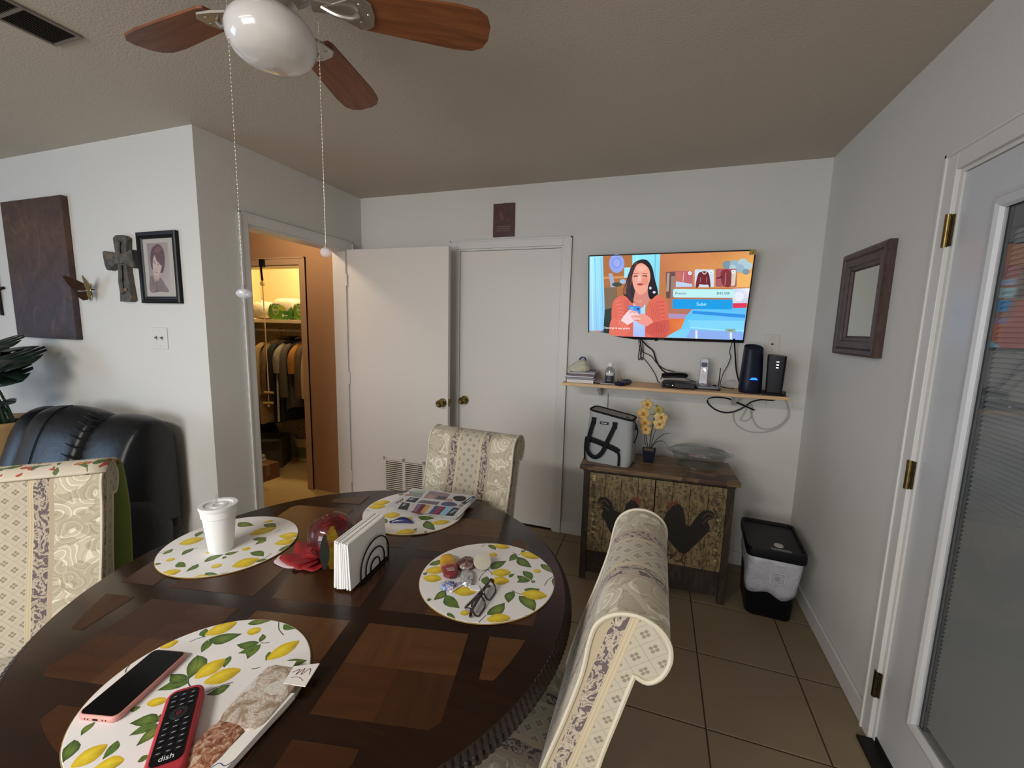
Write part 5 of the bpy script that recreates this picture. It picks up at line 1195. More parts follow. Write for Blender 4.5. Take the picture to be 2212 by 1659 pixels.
def cooler_bag():
    t = thing('cooler_bag', 'grey soft cooler bag with black handles standing on the cabinet', 'bag', (-.222, 2.505, TOPZ), -.16)
    g = G('grey_canvas'); v = g.coord('Object'); n = g.noise(v, 350, 2); gm = g.bsdf(g.mix(n, '8E9090', 'A2A4A4'), .75, bump=g.bump(n, .3, .001))
    blk = plain('0A0B10', .7); bm = bmesh.new(); R = []
    for u in (0, .04, .15, .4, .7, .92, 1):
        w_ = .263+.008*math.sin(PI*u)-.012*(u < .03)-.012*u; d_ = .165+.01*math.sin(PI*u)-.03*u*u; z = .286*u
        R.append([(x, y+.01*u, z-(.020*x/.13)*u) for x, y in rrect(w_, d_, .035, 6)])
    rings(bm, R); mesh_obj('bag_body', bm, gm, t, smooth=50)
    rim = [(x, y+.01, .286-.020*x/.13) for x, y in rrect(.250, .137, .03, 6)]; mesh_obj('zip_rim', tube(rim, .006, 8, True), blk, t)
    mesh_obj('zip_pull', tube([(.085, -.055, .275), (.10, -.06, .288), (.11, -.055, .275)], .002, 6, sub=3), blk, t)
    yf = lambda z: -.0855-.004*math.sin(PI*z/.28)-.0 + .022*(z/.286)**2
    def strap(P, w_, name='handle'):
        mesh_obj(name, tube([(x, yf(z)-.004-e, z) for x, z, e in P], w_, 8, flat=.22, sub=5, up=(0, -1, 0)), blk, t)
    strap([(-.088, .262, .001), (-.094, .22, .004), (-.108, .14, .012), (-.110, .075, .014), (-.085, .042, .012), (-.055, .040, .012), (-.022, .075, .012), (.006, .15, .008), (.030, .215, .004), (.037, .250, .001)], .012)
    strap([(-.130, .132, .0005), (-.09, .134, .0008), (-.02, .118, .001), (.05, .098, .0008), (.066, .085, .0006)], .016, 'pocket_band')
    strap([(.062, .092, .0005), (.072, .06, .0006), (.073, .004, .0006)], .0075, 'pocket_edge')
    strap([(-.128, .136, .0004), (-.131, .09, .0004), (-.128, .01, .0004)], .005, 'pocket_edge')
    for x, z in ((-.090, .245), (.034, .232)): mesh_obj('strap_patch', B((x, yf(z)-.003, z), (.026, .004, .040)), blk, t, smooth=0, bevel=.001)
    mesh_obj('maker_label', B((-.028, yf(.24)-.003, .238), (.048, .003, .014), Matrix.Rotation(.0, 4, 'Y')), blk, t, smooth=0); mesh_obj('label_lettering', B((-.028, yf(.24)-.0048, .238), (.036, .0008, .005)), plain('B0B0B0', .5), t, smooth=0)
    mesh_obj('side_strap', tube([(.128, -.02, .262), (.142, -.01, .235), (.150, .0, .20), (.146, -.01, .165), (.138, -.03, .135)], .006, 8, flat=.4, sub=4), blk, t); mesh_obj('side_buckle', B((.142, -.015, .222), (.012, .022, .026)), blk, t, smooth=0, bevel=.002)
    mesh_obj('side_loop', B((-.136, -.03, .05), (.010, .020, .030)), blk, t, smooth=0, bevel=.002)
cooler_bag()
def orchid():
    t = thing('orchid', 'artificial yellow orchid in a small dark square pot on the cabinet', 'plant', (-.006, 2.575, TOPZ))
    bm = bmesh.new(); R = [[(x, y, z) for x, y in rrect(w_, w_, .005, 2)] for w_, z in ((.052, 0), (.072, .068), (.076, .068), (.076, .078), (.070, .078), (.066, .070))]
    rings(bm, R); mesh_obj('pot', bm, plain('1A1A28', .35), t, smooth=0)
    g = G('moss'); v = g.coord('Object'); n = g.noise(v, 120, 3); mesh_obj('moss', blob((0, 0, .072), (.031, .031, .010), 18, 6, 4, noise=.08), g.bsdf(g.mix(n, '4A4030', '8A7C5C'), .9), t)
    gs = plain('2E3A26', .5); fl = [plain('CCA860', .6), plain('D6BA7C', .6), plain('A89A50', .6)]
    stem = [(.0, 0, .07), (.004, 0, .15), (.010, -.004, .22), (.018, -.006, .29), (.026, -.008, .345)]
    mesh_obj('flower_stem', tube(stem, .0028, 8, sub=4), gs, t)
    rnd = random.Random(9)
    for k, (x, y, z, s_) in enumerate(((-.028, -.01, .345, .030), (.036, -.004, .315, .026), (-.045, -.012, .288, .034), (.052, -.004, .272, .036), (-.034, -.012, .235, .032), (.046, -.01, .236, .032), (-.026, -.014, .196, .028))):
        s_ *= 1.25
        f = thing_part = bpy.data.objects.new('blossom', None)
        m = fl[k % 2 if k != 1 else 2]; bm = bmesh.new(); c = Vector((x, y, z)); nd = Vector((x*3, -1, rnd.uniform(-.2, .3))).normalized(); Mq = nd.to_track_quat('Z', 'Y').to_matrix().to_4x4(); Mq.translation = c
        for q in range(5):
            a = q*2*PI/5+.3; R = []
            for j in range(7):
                u = j/6; w_ = s_*.46*math.sin(PI*min(max(u*.92+.06, 0), 1)); rr_ = s_*u*.98; zz = s_*.30*math.sin(u*2.0)-s_*.35*u*u
                ca, sa = math.cos(a), math.sin(a)
                R.append([Mq @ Vector((rr_*ca-w_*e*sa, rr_*sa+w_*e*ca, zz+.18*w_*(abs(e)))) for e in (-1, -.5, 0, .5, 1)])
            rings(bm, R, False, False)
        b_ = mesh_obj('blossom', bm, m, t, smooth=60); s2 = b_.modifiers.new('thick', 'SOLIDIFY'); s2.thickness = .0012
        lip = blob((0, 0, .006), (s_*.22, s_*.26, s_*.22), 10, 6, 2); lip.transform(Mq); mesh_obj('lip', lip, plain('A8702A', .6), b_)
        near = min(stem, key=lambda q: abs(q[2]-(z-.02))); mesh_obj('pedicel', tube([near, (x*.6, y, z-.004), (x, y+.004, z)], .0014, 6, sub=3), gs, b_)
    for P, w_ in (([(.002, 0, .07), (.03, .0, .13), (.075, .0, .175), (.118, .0, .185)], .0075), ([(.004, 0, .07), (.03, -.01, .12), (.07, -.015, .138), (.112, -.02, .100)], .0085), ([(-.004, 0, .07), (-.020, 0, .14), (-.036, .004, .20)], .011), ([(.004, .004, .07), (.018, .004, .15), (.034, .006, .22)], .010), ([(-.008, .0, .07), (-.028, .01, .12), (-.034, .02, .17)], .010)):
        pts = smoothpath(P, 5); n_ = len(pts); mesh_obj('leaf', tube(pts, [w_*max(.08, math.sin(PI*(.12+.86*i/(n_-1)))) for i in range(n_)], 8, flat=.22), plain('2C3626', .45), t)
orchid()
def glass_dish():
    c = (.268, 2.60); m = m_glass('baking_glass', 'F4F6F6', .05, .14)
    t = thing('glass_dish', 'clear oval glass baking dish with handles on the cabinet', 'dish', (c[0], c[1], TOPZ), -.05)
    mesh_obj('dish', lathe([(.001, .002), (.105, .002), (.120, .012), (.148, .075), (.154, .082), (.168, .084), (.168, .089), (.150, .090), (.143, .080), (.115, .016), (.100, .007), (.001, .007)], 56, sx=1, sy=.72), m, t)
    for s in (-1, 1): mesh_obj('handle', prism([(s*x, y) for x, y in ((.155, -.045), (.178, -.030), (.184, 0), (.178, .030), (.155, .045))], .006), m, t, loc=(0, 0, .084))
    mesh_obj('dish_rim', tube([(.160*math.cos(2*PI*i/56), .115*math.sin(2*PI*i/56), .087) for i in range(56)], .0035, 6, True), m_glass('dish_rim_glass', 'EEF2F2', .05, .8), t)
    mesh_obj('dish_foot', tube([(.108*math.cos(2*PI*i/56), .078*math.sin(2*PI*i/56), .004) for i in range(56)], .003, 6, True), m_glass('dish_foot_glass', 'EEF2F2', .05, .6), t)
    t2 = thing('casserole_cover', 'clear domed glass cover resting on the oval baking dish', 'cover', (c[0], c[1], TOPZ+.0905), -.05)
    mesh_obj('lid', lathe([(.150, 0), (.152, .004), (.135, .018), (.10, .030), (.05, .037), (.001, .038), (.001, .035), (.05, .034), (.098, .027), (.131, .015), (.146, .002)], 56, sx=1, sy=.72, cap=False), m, t2)
    mesh_obj('lid_rim', tube([(.150*math.cos(2*PI*i/56), .108*math.sin(2*PI*i/56), .003) for i in range(56)], .003, 6, True), m_glass('rim_glass', 'F0F4F4', .05, .6), t2)
glass_dish()
# ------------------------------------------------------------------ waste bin
def bin_():
    t = thing('waste_bin', 'black waste bin with flat lid and a white plastic liner folded over it', 'bin', (.632, 2.298, 0), -.076)
    wt, dt, h, wb = .254, .372, .41, .213; blk = plain('0B0C10', .4)
    def ring(w_, y0, y1, z, r=.03): return [(x, y, z) for x, y in rrect(w_, y1-y0, r, 5, 0, (y0+y1)/2)]
    bm = bmesh.new(); rings(bm, [ring(wb-.01, .078, dt-.03, .002), ring(wb, .072, dt-.025, .012), ring(wt-.02, .012, dt-.01, h-.05)]); mesh_obj('bin_body', bm, blk, t, smooth=40)
    bm = bmesh.new()
    rings(bm, [ring(wt-.02, .012, dt-.01, h-.055), ring(wt+.008, -.004, dt+.004, h-.05), ring(wt+.010, -.006, dt+.005, h-.022), ring(wt+.004, -.002, dt+.002, h), ring(wt-.014, .008, dt-.008, h), ring(wt-.026, .016, dt-.014, h-.012), ring(wt-.10, .06, dt-.06, h-.012)])
    mesh_obj('lid', bm, blk, t, smooth=30)
    mesh_obj('lid_button', lathe([(.001, .004), (.020, .004), (.022, 0)], 24, cap=False), plain('BEBAA8', .5), t, loc=(.018, .092, h-.012))
    mesh_obj('lid_label', B((.022, .043, h-.0112), (.088, .022, .0012)), plain('787A7C', .5), t, smooth=0)
    g = G('liner'); v = g.coord('Object'); n = g.noise(v, 22, 3, .6, 1.5); lm = g.bsdf(g.mix(n, 'A6A8B0', 'C4C6CC'), .35, bump=g.bump(n, .8, .008))
    bm = bmesh.new(); R = []; N_ = 72; top = ring(1, 0, 1, 0, .15)
    for j in range(7):
        u = j/6; rg = []
        for k in range(N_):
            a = 2*PI*k/N_; c_, s_ = math.cos(a), math.sin(a); f = max(abs(c_), abs(s_))
            px, py = c_/f, s_/f; rr_ = (abs(px)**8+abs(py)**8)**(-1/8)
            front = max(0, -s_); drop = .10+.15*front+.03*math.cos(2*a)+.018*math.sin(5*a+1)
            z = h-.045-drop*u; t_ = (h-z)/h
            f_ = (z-.012)/(h-.062); of = .007+.0025*math.sin(9*a+j)
            w_ = (wb+(wt-.02-wb)*f_)/2+of; ya_ = .072-.060*f_-of; yb_ = dt-.025+.015*f_+of
            rg.append((px*rr_*w_, (ya_+yb_)/2+py*rr_*(yb_-ya_)/2, z))
        R.append(rg)
    rings(bm, R, True, False); o = mesh_obj('liner', bm, lm, t, smooth=60); m_ = o.modifiers.new('thick', 'SOLIDIFY'); m_.thickness = .0012
    p = Paint(step=.0001); 
    for q in (((-.030, .05), (.034, .055)), ((.034, .055), (.036, -.005)), ((.036, -.005), (-.026, -.010)), ((-.026, -.010), (-.030, .05))): p.line(list(q), .003, 'D6D8DC')
    p.poly([(-.024, .044), (.028, .048), (.030, .000), (-.020, -.004)], 'B2B4BA'); p.ell(.004, .02, .012, .014, '9A9CA2')
    p.build('liner_print', M_PRINT, t, M=frame_m((.012, .0225, .235), (1, 0, 0), (0, -.172, 1)))
bin_()
# ------------------------------------------------------------------ pictures and ornaments on the left wall
def left_wall():
    y = YF
    t = thing('canvas_painting', 'tall brown abstract canvas painting on the left wall', 'painting', (-3.645, y, 1.335))
    g = G('brown_canvas'); v = g.coord('Object'); x, yy, z = g.xyz(v); n = g.noise(v, 3.5, 4, .6, 1.2); n2 = g.noise(v, 14, 4, .65, 1)
    c = g.ramp(z*1.15+(n-.5)*.55, [(0, '3C3238'), (.25, '443840'), (.5, '4E3830'), (.72, '5A4030'), (1, '4A3428')]); c = g.mix((n2-.40)*2.2, c, '2A1E1A'); n3 = g.noise(g.mapv(v, (1, 1, .5), loc=(2, 0, 1)), 7, 4, .65, 1.5); c = g.mix((n3-.55)*2.4, c, '7A5E4C')
    mesh_obj('canvas', B2((-.312, -.034, 0), (.312, -.001, .838)), g.bsdf(c, .6, bump=g.bump(n2, .6, .004)), t, smooth=0, bevel=.004)
    # cross of carved stone-like resin
    t = thing('wall_cross', 'carved dark stone-look cross on the left wall', 'cross', (-2.85, y, 1.566))
    g = G('cross_stone'); v = g.coord('Object'); n = g.noise(v, 22, 4, .6, .8); cm = g.bsdf(g.ramp(n, [(.3, '2A2826'), (.5, '4E4C48'), (.68, '6A5A46')]), .7, bump=g.bump(n, 1, .006))
    post = [(-.036, .006), (-.040, 0), (.032, 0), (.044, .008), (.034, .10), (.028, .17), (.034, .26), (.044, .345), (.020, .36), (-.026, .362), (-.046, .348), (-.038, .26), (-.026, .17), (-.030, .10)]
    post = [(x*1.28, z_) for x, z_ in post]
    mesh_obj('upright', prism(post, .030, M=frame_m((0, -.001, 0), (1, 0, 0), (0, 0, 1))), cm, t, smooth=0, bevel=.005)
    arm = [(-.138, .205), (-.146, .275), (-.130, .280), (-.04, .262), (.05, .262), (.10, .282), (.106, .270), (.112, .190), (.098, .180), (.03, .206), (-.04, .206), (-.11, .172), (-.125, .176)]
    mesh_obj('cross_arm', prism(arm, .036, M=frame_m((0, -.004, 0), (1, 0, 0), (0, 0, 1))), cm, t, smooth=0, bevel=.005)
    for P, w_ in (([(-.004, .045, .0), (-.012, .10, 0), (-.006, .15, 0), (-.004, .20, 0)], .014), ([(.0, .24, 0), (-.004, .29, 0), (.006, .325, 0)], .012)):
        mesh_obj('relief_figure', tube([(a, -.038, b) for a, b, _ in P], w_, 8, flat=.6, sub=3, up=(0, -1, 0)), cm, t)
    mesh_obj('base_band', B2((-.03, -.037, .055), (.03, -.03, .075)), plain('6E5A42', .6), t, smooth=0)
    # framed portrait
    t = thing('framed_portrait', 'black framed sepia portrait photograph of a dark-haired person on the left wall', 'picture', (-2.578, y, 1.559)); w_, h_ = .154, .378
    prof = [(0, 0), (0, .020), (.006, .024), (.020, .022), (.024, .016), (.030, .017), (.036, .012)]
    bm = bmesh.new(); rings(bm, [[(-w_+d, -q, d), (w_-d, -q, d), (w_-d, -q, h_-d), (-w_+d, -q, h_-d)] for d, q in prof], True, False); mesh_obj('frame', bm, plain('101013', .25), t, smooth=0)
    mesh_obj('mount_board', B2((-w_+.03, -.010, .03), (w_-.03, -.002, h_-.03)), plain('BAB4AC', .7), t, smooth=0)
    f = hom([(480, 262), (790, 235), (772, 800), (548, 838)], .166, .262)
    f = hom([(482, 262), (800, 238), (868, 815), (545, 838)], .166, .258)
    p = Paint(f, .00002); p.poly([(482, 262), (800, 238), (868, 815), (545, 838)], '', ['8E7E80', 'A89894', 'B8ACA6', 'A09490'])
    p.curve([(560, 640), (528, 680), (545, 838), (700, 826), (830, 818), (770, 740), (700, 660)], '7A6464'); p.curve([(600, 590), (590, 660), (640, 720), (690, 650), (690, 590)], 'B8A098')
    p.curve([(650, 265), (570, 310), (540, 400), (550, 520), (580, 570), (610, 560), (700, 600), (740, 580), (762, 480), (752, 360), (710, 290)], '54303A')
    p.curve([(600, 400), (578, 470), (582, 560), (610, 630), (650, 640), (690, 600), (714, 530), (706, 480), (640, 460), (620, 400)], 'C8B0A8')
    p.curve([(640, 370), (610, 400), (660, 470), (712, 510), (740, 470), (720, 380)], '5E3640'); p.curve([(650, 290), (600, 340), (620, 370), (700, 340), (710, 310)], '7A4A52')
    p.line([(588, 490), (606, 485), (616, 492)], 8, '3A2226', 3); p.line([(650, 500), (672, 497)], 8, '3A2226'); p.line([(586, 470), (615, 466)], 6, '54343A'); p.line([(622, 560), (632, 566), (640, 560)], 5, '8A6664', 3); p.line([(610, 596), (634, 592), (652, 600)], 8, '7A3A44', 3)
    rnd = random.Random(4)
    for k in range(40): a, b = rnd.uniform(560, 770), rnd.uniform(690, 825); p.ell(a, b, 7, 6, rnd.choice(('5A4448', '9A8480', '8A5A60')), n=8)
    p.line([(640, 700), (650, 830)], 8, '5A4448')
    p.build('photograph', M_PRINT, t, M=frame_m((-.004, -.0103, h_/2+.002), (1, 0, 0), (0, 0, 1)))
    mesh_obj('glazing', B2((-w_+.034, -.0135, .034), (w_-.034, -.0125, h_-.034)), M_PANE, t, smooth=0)
    # metal butterfly
    t = thing('metal_butterfly', 'bronze metal butterfly ornament between the canvas and the cross', 'ornament', (-3.175, y, 1.635)); bz = plain('38261A', .9)
    for s in (-1, 1):
        up = [(0, .014), (s*.05, .046), (s*.105, .073), (s*.116, .066), (s*.094, .016), (s*.072, -.010), (s*.03, -.010)]; lo = [(0, -.008), (s*.03, -.012), (s*.070, -.016), (s*.070, -.038), (s*.040, -.066), (s*.020, -.060), (s*.006, -.03)]
        for nm, q in (('upper_wing', up), ('lower_wing', lo)): mesh_obj(nm, prism(q, .0016, M=frame_m((0, -.014, 0), ((.62, .78, 0) if s < 0 else (.73, -.68, 0)), (0, 0, 1))), bz if s < 0 else plain('8E7C4E', .6), t, smooth=0)
    mesh_obj('butterfly_body', tube([(0, -.014, -.045), (0, -.018, 0), (0, -.016, .035)], [.003, .008, .004], 10, sub=3), m_brass('gold_body', 'B89A4A', '7A6228', .3), t); mesh_obj('wall_stud', cyl((0, 0, 0), (0, -.014, 0), .003), bz, t)
    # beaded crucifix at the edge of the picture
    t = thing('beaded_crucifix', 'dark beaded metal crucifix beside the canvas painting', 'crucifix', (-4.165, y, 1.60)); dm = plain('241C26', .25, .8)
    mesh_obj('upright', tube([(0, -.010, -.13), (0, -.012, .14)], .009, 8), dm, t); mesh_obj('cross_piece', tube([(-.075, -.010, .035), (.062, -.012, .05)], .009, 8), dm, t); mesh_obj('figure', blob((0, -.022, .0), (.018, .010, .05), 12, 8, 2), dm, t)
    for k in range(9): mesh_obj('bead', blob((.001*(-1)**k, -.021, -.125+.03*k), (.008, .006, .009), 8, 6, 2), plain('C8C4CC', .2, .8), t)
left_wall()
# ------------------------------------------------------------------ black recliner
def recliner():
    t = thing('recliner', 'black leather recliner with ruched side bolsters against the left wall', 'recliner', (-2.935, 1.16, 0), .04)
    g = G('black_leather'); v = g.coord('Object'); n = g.noise(v, 8, 3, .6, .6); f = g.vor(v, 260); h = n*.6+f*.06
    lt = g.bsdf('08090C', .36, bump=g.bump(h, .4, .012), spec=.4)
    # centre pillow of the backrest, padded over the top
    def pad(name, x0, x1, y0, zt, th, sag=0, rise=.0, roll=.07):
        bm = bmesh.new(); R = []; N_ = 22
        for i in range(N_+1):
            u = i/N_; x = x0+(x1-x0)*u; e = math.sin(PI*min(max(u, .0), 1))**.42 if 0 < u < 1 else .02
            e = max(e, .05); ring = []
            prof = [(-.20, .36), (-.20, .50), (-.165, .66), (-.12, .80), (-.075, .90), (-.02, .965), (.05, .99), (.12, .965), (.16, .90), (.17, .78), (.17, .36)]
            for (yy, zz) in [(q.x, q.y) for q in smoothpath([(a, b, 0) for a, b in prof], 3)]:
                c = (.02, .66); k = .80+.20*e
                ring.append((x, y0+c[0]+(yy-c[0])*k, c[1]+(zz*zt/.99-c[1])*(.88+.12*e)))
            R.append(ring)
        rings(bm, R, True, True); return mesh_obj(name, bm, lt, t, smooth=70)
    pad('back_pillow', -.30, .155, .20, .985, .1)
    pad('side_bolster', .150, .475, .225, .965, .1)
    pad('side_bolster', -.475, -.295, .225, .955, .1)
    mesh_obj('seam_line', tube([(-.12, q[0]+.20-.006, q[1]) for q in ((-.19, .52), (-.155, .68), (-.108, .82), (-.06, .915), (0, .972), (.06, .985))], .0028, 6, sub=4), plain('060608', .5), t)
    for k in range(11):                                  # gathers where pillow and bolster meet
        u = k/10; a = [(-.185, .52), (-.15, .68), (-.105, .815), (-.055, .905), (.0, .955)]; q = smoothpath([(0, x, z) for x, z in a], 5); s_ = q[min(int(u*len(q)), len(q)-1)]
        mesh_obj('gather', tube([(.105, s_.y+.20-.004, s_.z+.018), (.150, s_.y+.20+.004, s_.z), (.192, s_.y+.225-.002, s_.z-.014)], [.002, .006, .002], 6), lt, t)
    mesh_obj('back_shell', B2((-.45, .33, .30), (.45, .40, .86)), lt, t, smooth=0, bevel=.03, seg=4)
    mesh_obj('seat_cushion', blob((0, -.16, .40), (.31, .36, .11), 28, 12, 4), lt, t)
    for s in (-1, 1): mesh_obj('arm', blob((s*.40, -.10, .34), (.095, .46, .27), 28, 12, 3.4), lt, t)
    mesh_obj('footrest', blob((0, -.53, .24), (.30, .07, .19), 24, 10, 4), lt, t)
    mesh_obj('plinth', B2((-.40, -.45, 0), (.40, .34, .12)), M_BLACK, t, smooth=0, bevel=.01)
recliner()
# ------------------------------------------------------------------ potted plant on a stool
def plant():
    st = thing('plant_stool', 'round dark stool carrying the potted split-leaf plant', 'stool', (-3.68, 1.36, 0)); dk = plain('2A2018', .5)
    mesh_obj('stool_seat', lathe([(.001, .53), (.19, .53), (.195, .54), (.19, .555), (.001, .555)], 36), dk, st)
    for k in range(4):
        a = PI/4+k*PI/2; mesh_obj('leg', cyl((.15*math.cos(a), .15*math.sin(a), .535), (.18*math.cos(a), .18*math.sin(a), 0), .016, .013, seg=10), dk, st)
    t = thing('potted_plant', 'dark green split-leaf plant in a tan pot beside the recliner', 'plant', (-3.68, 1.36, .556))
    g = G('tan_pot'); v = g.coord('Object'); x, y, z = g.xyz(v); n = g.noise(v, 7, 3, .6, .6); c = g.mix((z*-9+1.1+(n-.5)*1.6), 'A8875A', '3A2A20')
    mesh_obj('pot', lathe([(.001, 0), (.13, 0), (.145, .02), (.185, .26), (.196, .275), (.198, .30), (.186, .302), (.176, .27), (.001, .265)], 44), g.bsdf(c, .55), t)
    mesh_obj('soil', lathe([(.001, .272), (.175, .270), (.176, .262)], 30, cap=False), plain('241C16', .95), t)
    gs = plain('16241C', .4)
    def leaf(base, tip, wd, droop, k):
        b = Vector(base); d = Vector(tip)-b; L = d.length; ax = d.normalized(); up = Vector((.1, -.5, 1)); up = (up-ax*up.dot(ax)).normalized(); sd = ax.cross(up)
        outl = [(0, 0), (-.06, .22), (.02, .42), (.14, .50), (.22, .50), (.30, .30), (.33, .50), (.46, .47), (.52, .24), (.56, .42), (.68, .36), (.73, .16), (.78, .26), (.90, .14), (1, 0)]
        bm = bmesh.new(); N_ = len(outl)
        for s in (-1, 1):
            mid = [bm.verts.new(b+ax*L*max(0, min(u, 1))+up*(.0-droop*L*u*u)) for u, _ in outl]
            ed = [bm.verts.new(b+ax*L*u+sd*s*wd*q*2-up*(droop*L*u*u+.18*wd*q)) for u, q in outl]
            for i in range(N_-1):
                if i == 0: bm.faces.new((mid[0], mid[1], ed[1])) if True else None
                else:
                    try: bm.faces.new((mid[i], mid[i+1], ed[i+1], ed[i]))
                    except ValueError: pass
        o = mesh_obj('leaf', bm, gs, t, smooth=60); m = o.modifiers.new('thick', 'SOLIDIFY'); m.thickness = .0015
        root = (random.Random(k).uniform(-.05, .05), random.Random(k+50).uniform(-.04, .04), .268)
        mesh_obj('stalk', tube([root, ((root[0]+b.x)/2+.01, (root[1]+b.y)/2, (root[2]+b.z)/2+.03), b], [.0075, .0045], 7, sub=4), plain('22362A', .45), o)
    L = [((.02, -.05, .735), (.245, -.02, .770), .16, .12), ((.05, -.02, .66), (.37, .0, .685), .19, .10), ((.06, -.06, .60), (.36, -.04, .565), .15, .04), ((.02, -.02, .40), (.22, -.03, .44), .055, .10),
         ((-.06, -.04, .64), (-.34, -.02, .70), .17, .15), ((-.02, -.10, .58), (-.10, -.36, .56), .15, .2), ((.06, -.08, .54), (.26, -.26, .53), .14, .2), ((-.02, .04, .70), (-.12, .20, .76), .12, .2), ((-.05, -.06, .48), (-.28, -.2, .47), .12, .2)]
    for k, q in enumerate(L): leaf(*q, k)
plant()
# ------------------------------------------------------------------ ceiling fan
def fan():
    FX, FY = -.937, .879
    t = thing('ceiling_fan', 'ceiling fan with five brown wooden blades and a white glass globe light', 'ceiling fan', (FX, FY, H)); met = plain('B4AEA4', .28, .8); 
    g = G('blade_wood'); v = g.coord('Object'); n = g.noise(g.mapv(v, (3, 30, 30)), 2, 3, .6, .8); bw = g.bsdf(g.ramp(n, [(.3, '663619'), (.7, '8A5029')]), .45)
    mesh_obj('canopy', lathe([(.001, 0), (.085, 0), (.088, -.01), (.075, -.03), (.06, -.04), (.001, -.04)], 40), met, t)
    mesh_obj('motor_housing', lathe([(.001, -.036), (.07, -.036), (.115, -.055), (.125, -.085), (.122, -.125), (.10, -.150), (.075, -.158), (.001, -.158)], 48), met, t)
    mesh_obj('switch_housing', lathe([(.001, -.155), (.055, -.155), (.06, -.165), (.06, -.205), (.05, -.215), (.05, -.225), (.001, -.225)], 36), met, t)
    g = G('white_globe'); gl = g.bsdf('D8D4D0', .16, coat=(.6, .06))
    mesh_obj('glass_globe', lathe([(.05, -.222), (.056, -.226), (.080, -.240), (.096, -.260), (.101, -.280), (.097, -.302), (.083, -.322), (.060, -.336), (.03, -.343), (.001, -.345)], 48, cap=False), gl, t, smooth=70)
    for k in range(5):
        a = math.radians(31.5+72*k); Mz = Matrix.Rotation(a, 4, 'Z') @ Matrix.Translation((0, 0, -.186)) @ Matrix.Rotation(math.radians(-11), 4, 'X')
        poly = [(.185, -.045), (.20, -.052), (.44, -.066), (.495, -.062), (.522, -.046), (.533, -.020), (.533, .020), (.522, .046), (.495, .062), (.44, .066), (.20, .052), (.185, .045)]
        bm = prism(poly, .006); b_ = mesh_obj('blade', bm, bw, t, smooth=0, bevel=.001); b_.matrix_local = Mz
        ir = bmesh.new(); prism([(.09, -.018), (.14, -.014), (.18, -.035), (.215, -.045), (.235, -.030), (.240, 0), (.235, .030), (.215, .045), (.18, .035), (.14, .014), (.09, .018)], .007, ir); 
        i_ = mesh_obj('blade_iron', ir, met, b_, smooth=0, bevel=.0015); i_.location = (0, 0, -.0072)
        for sx, sy in ((.205, -.025), (.205, .025), (.225, 0)): mesh_obj('screw', lathe([(.001, -.0095), (.004, -.009), (.005, -.0072)], 10, cap=False), met, b_, loc=(sx, sy, 0))
        mesh_obj('scroll', tube([Mz @ Vector(q) for q in ((.115, 0, -.006), (.15, .0, -.020), (.185, 0, -.022), (.20, 0, -.010))], .006, 8, sub=4), met, t)
    for (cx, cy, zb, zc) in ((-.99-FX, .806-FY, 1.568-H, 1.552-H), (-.838-FX, .925-FY, 1.682-H, 1.667-H)):   # pull chains
        root = Vector((cx*.55, cy*.55, -.212)); top = Vector((cx, cy, -.235)); 
        ch = mesh_obj('pull_chain', tube([root, top, (cx, cy, zb)], .0008, 6), plain('C8C0B0', .3, .7), t)
        bmb = bmesh.new(); nb = int((top.z-zb)/.0095)
        for q in range(nb): bmesh.ops.create_icosphere(bmb, subdivisions=1, radius=.0015, matrix=Matrix.Translation((cx, cy, top.z-q*.0095)))
        bd = mesh_obj('chain_beads', bmb, plain('D4CDBE', .25, .6), ch); bd['kind'] = 'stuff'
        big = cx < -.02
        r = .0165 if big else .0135
        mesh_obj('crystal_pull', blob((cx, cy, zc-.006), (r*1.15, r, r*.78 if big else r), 16, 10, 2), plain('E6E8F0', .06, alpha=.38), t, smooth=20)
        mesh_obj('pull_cap', cyl((cx, cy, zc+.004), (cx, cy, zc+.016), .003, seg=10), met, t)
fan()
def ceiling_light():
    """flush ceiling light over the part of the room behind the table"""
    c = (-1.45, -1.2); t = thing('ceiling_light', 'long flush fluorescent ceiling light with white diffuser', 'ceiling light', (c[0], c[1], H))
    mesh_obj('mount_pan', B2((-.64, -.19, -.02), (.64, .19, 0)), M_WHITE, t, smooth=0, bevel=.004)
    g = G('lit_diffuser'); mesh_obj('diffuser', (lambda q: (rings(q, [[(-.61, -.17, -.02), (.61, -.17, -.02), (.61, .17, -.02), (-.61, .17, -.02)], [(-.60, -.15, -.075), (.60, -.15, -.075), (.60, .15, -.075), (-.60, .15, -.075)]]), q)[-1])(bmesh.new()), g.bsdf('F0EDE4', .4, emit='FFF6EA', estr=2.2), t, smooth=0)
    l = bpy.data.lights.new('ceiling_light_glow', 'AREA'); l.shape = 'RECTANGLE'; l.size = 1.2; l.size_y = .3; l.energy = 50; l.color = (1, .96, .91)
    o = bpy.data.objects.new('ceiling_light_glow', l); COL.objects.link(o); o.location = (c[0], c[1], H-.078)
ceiling_light()
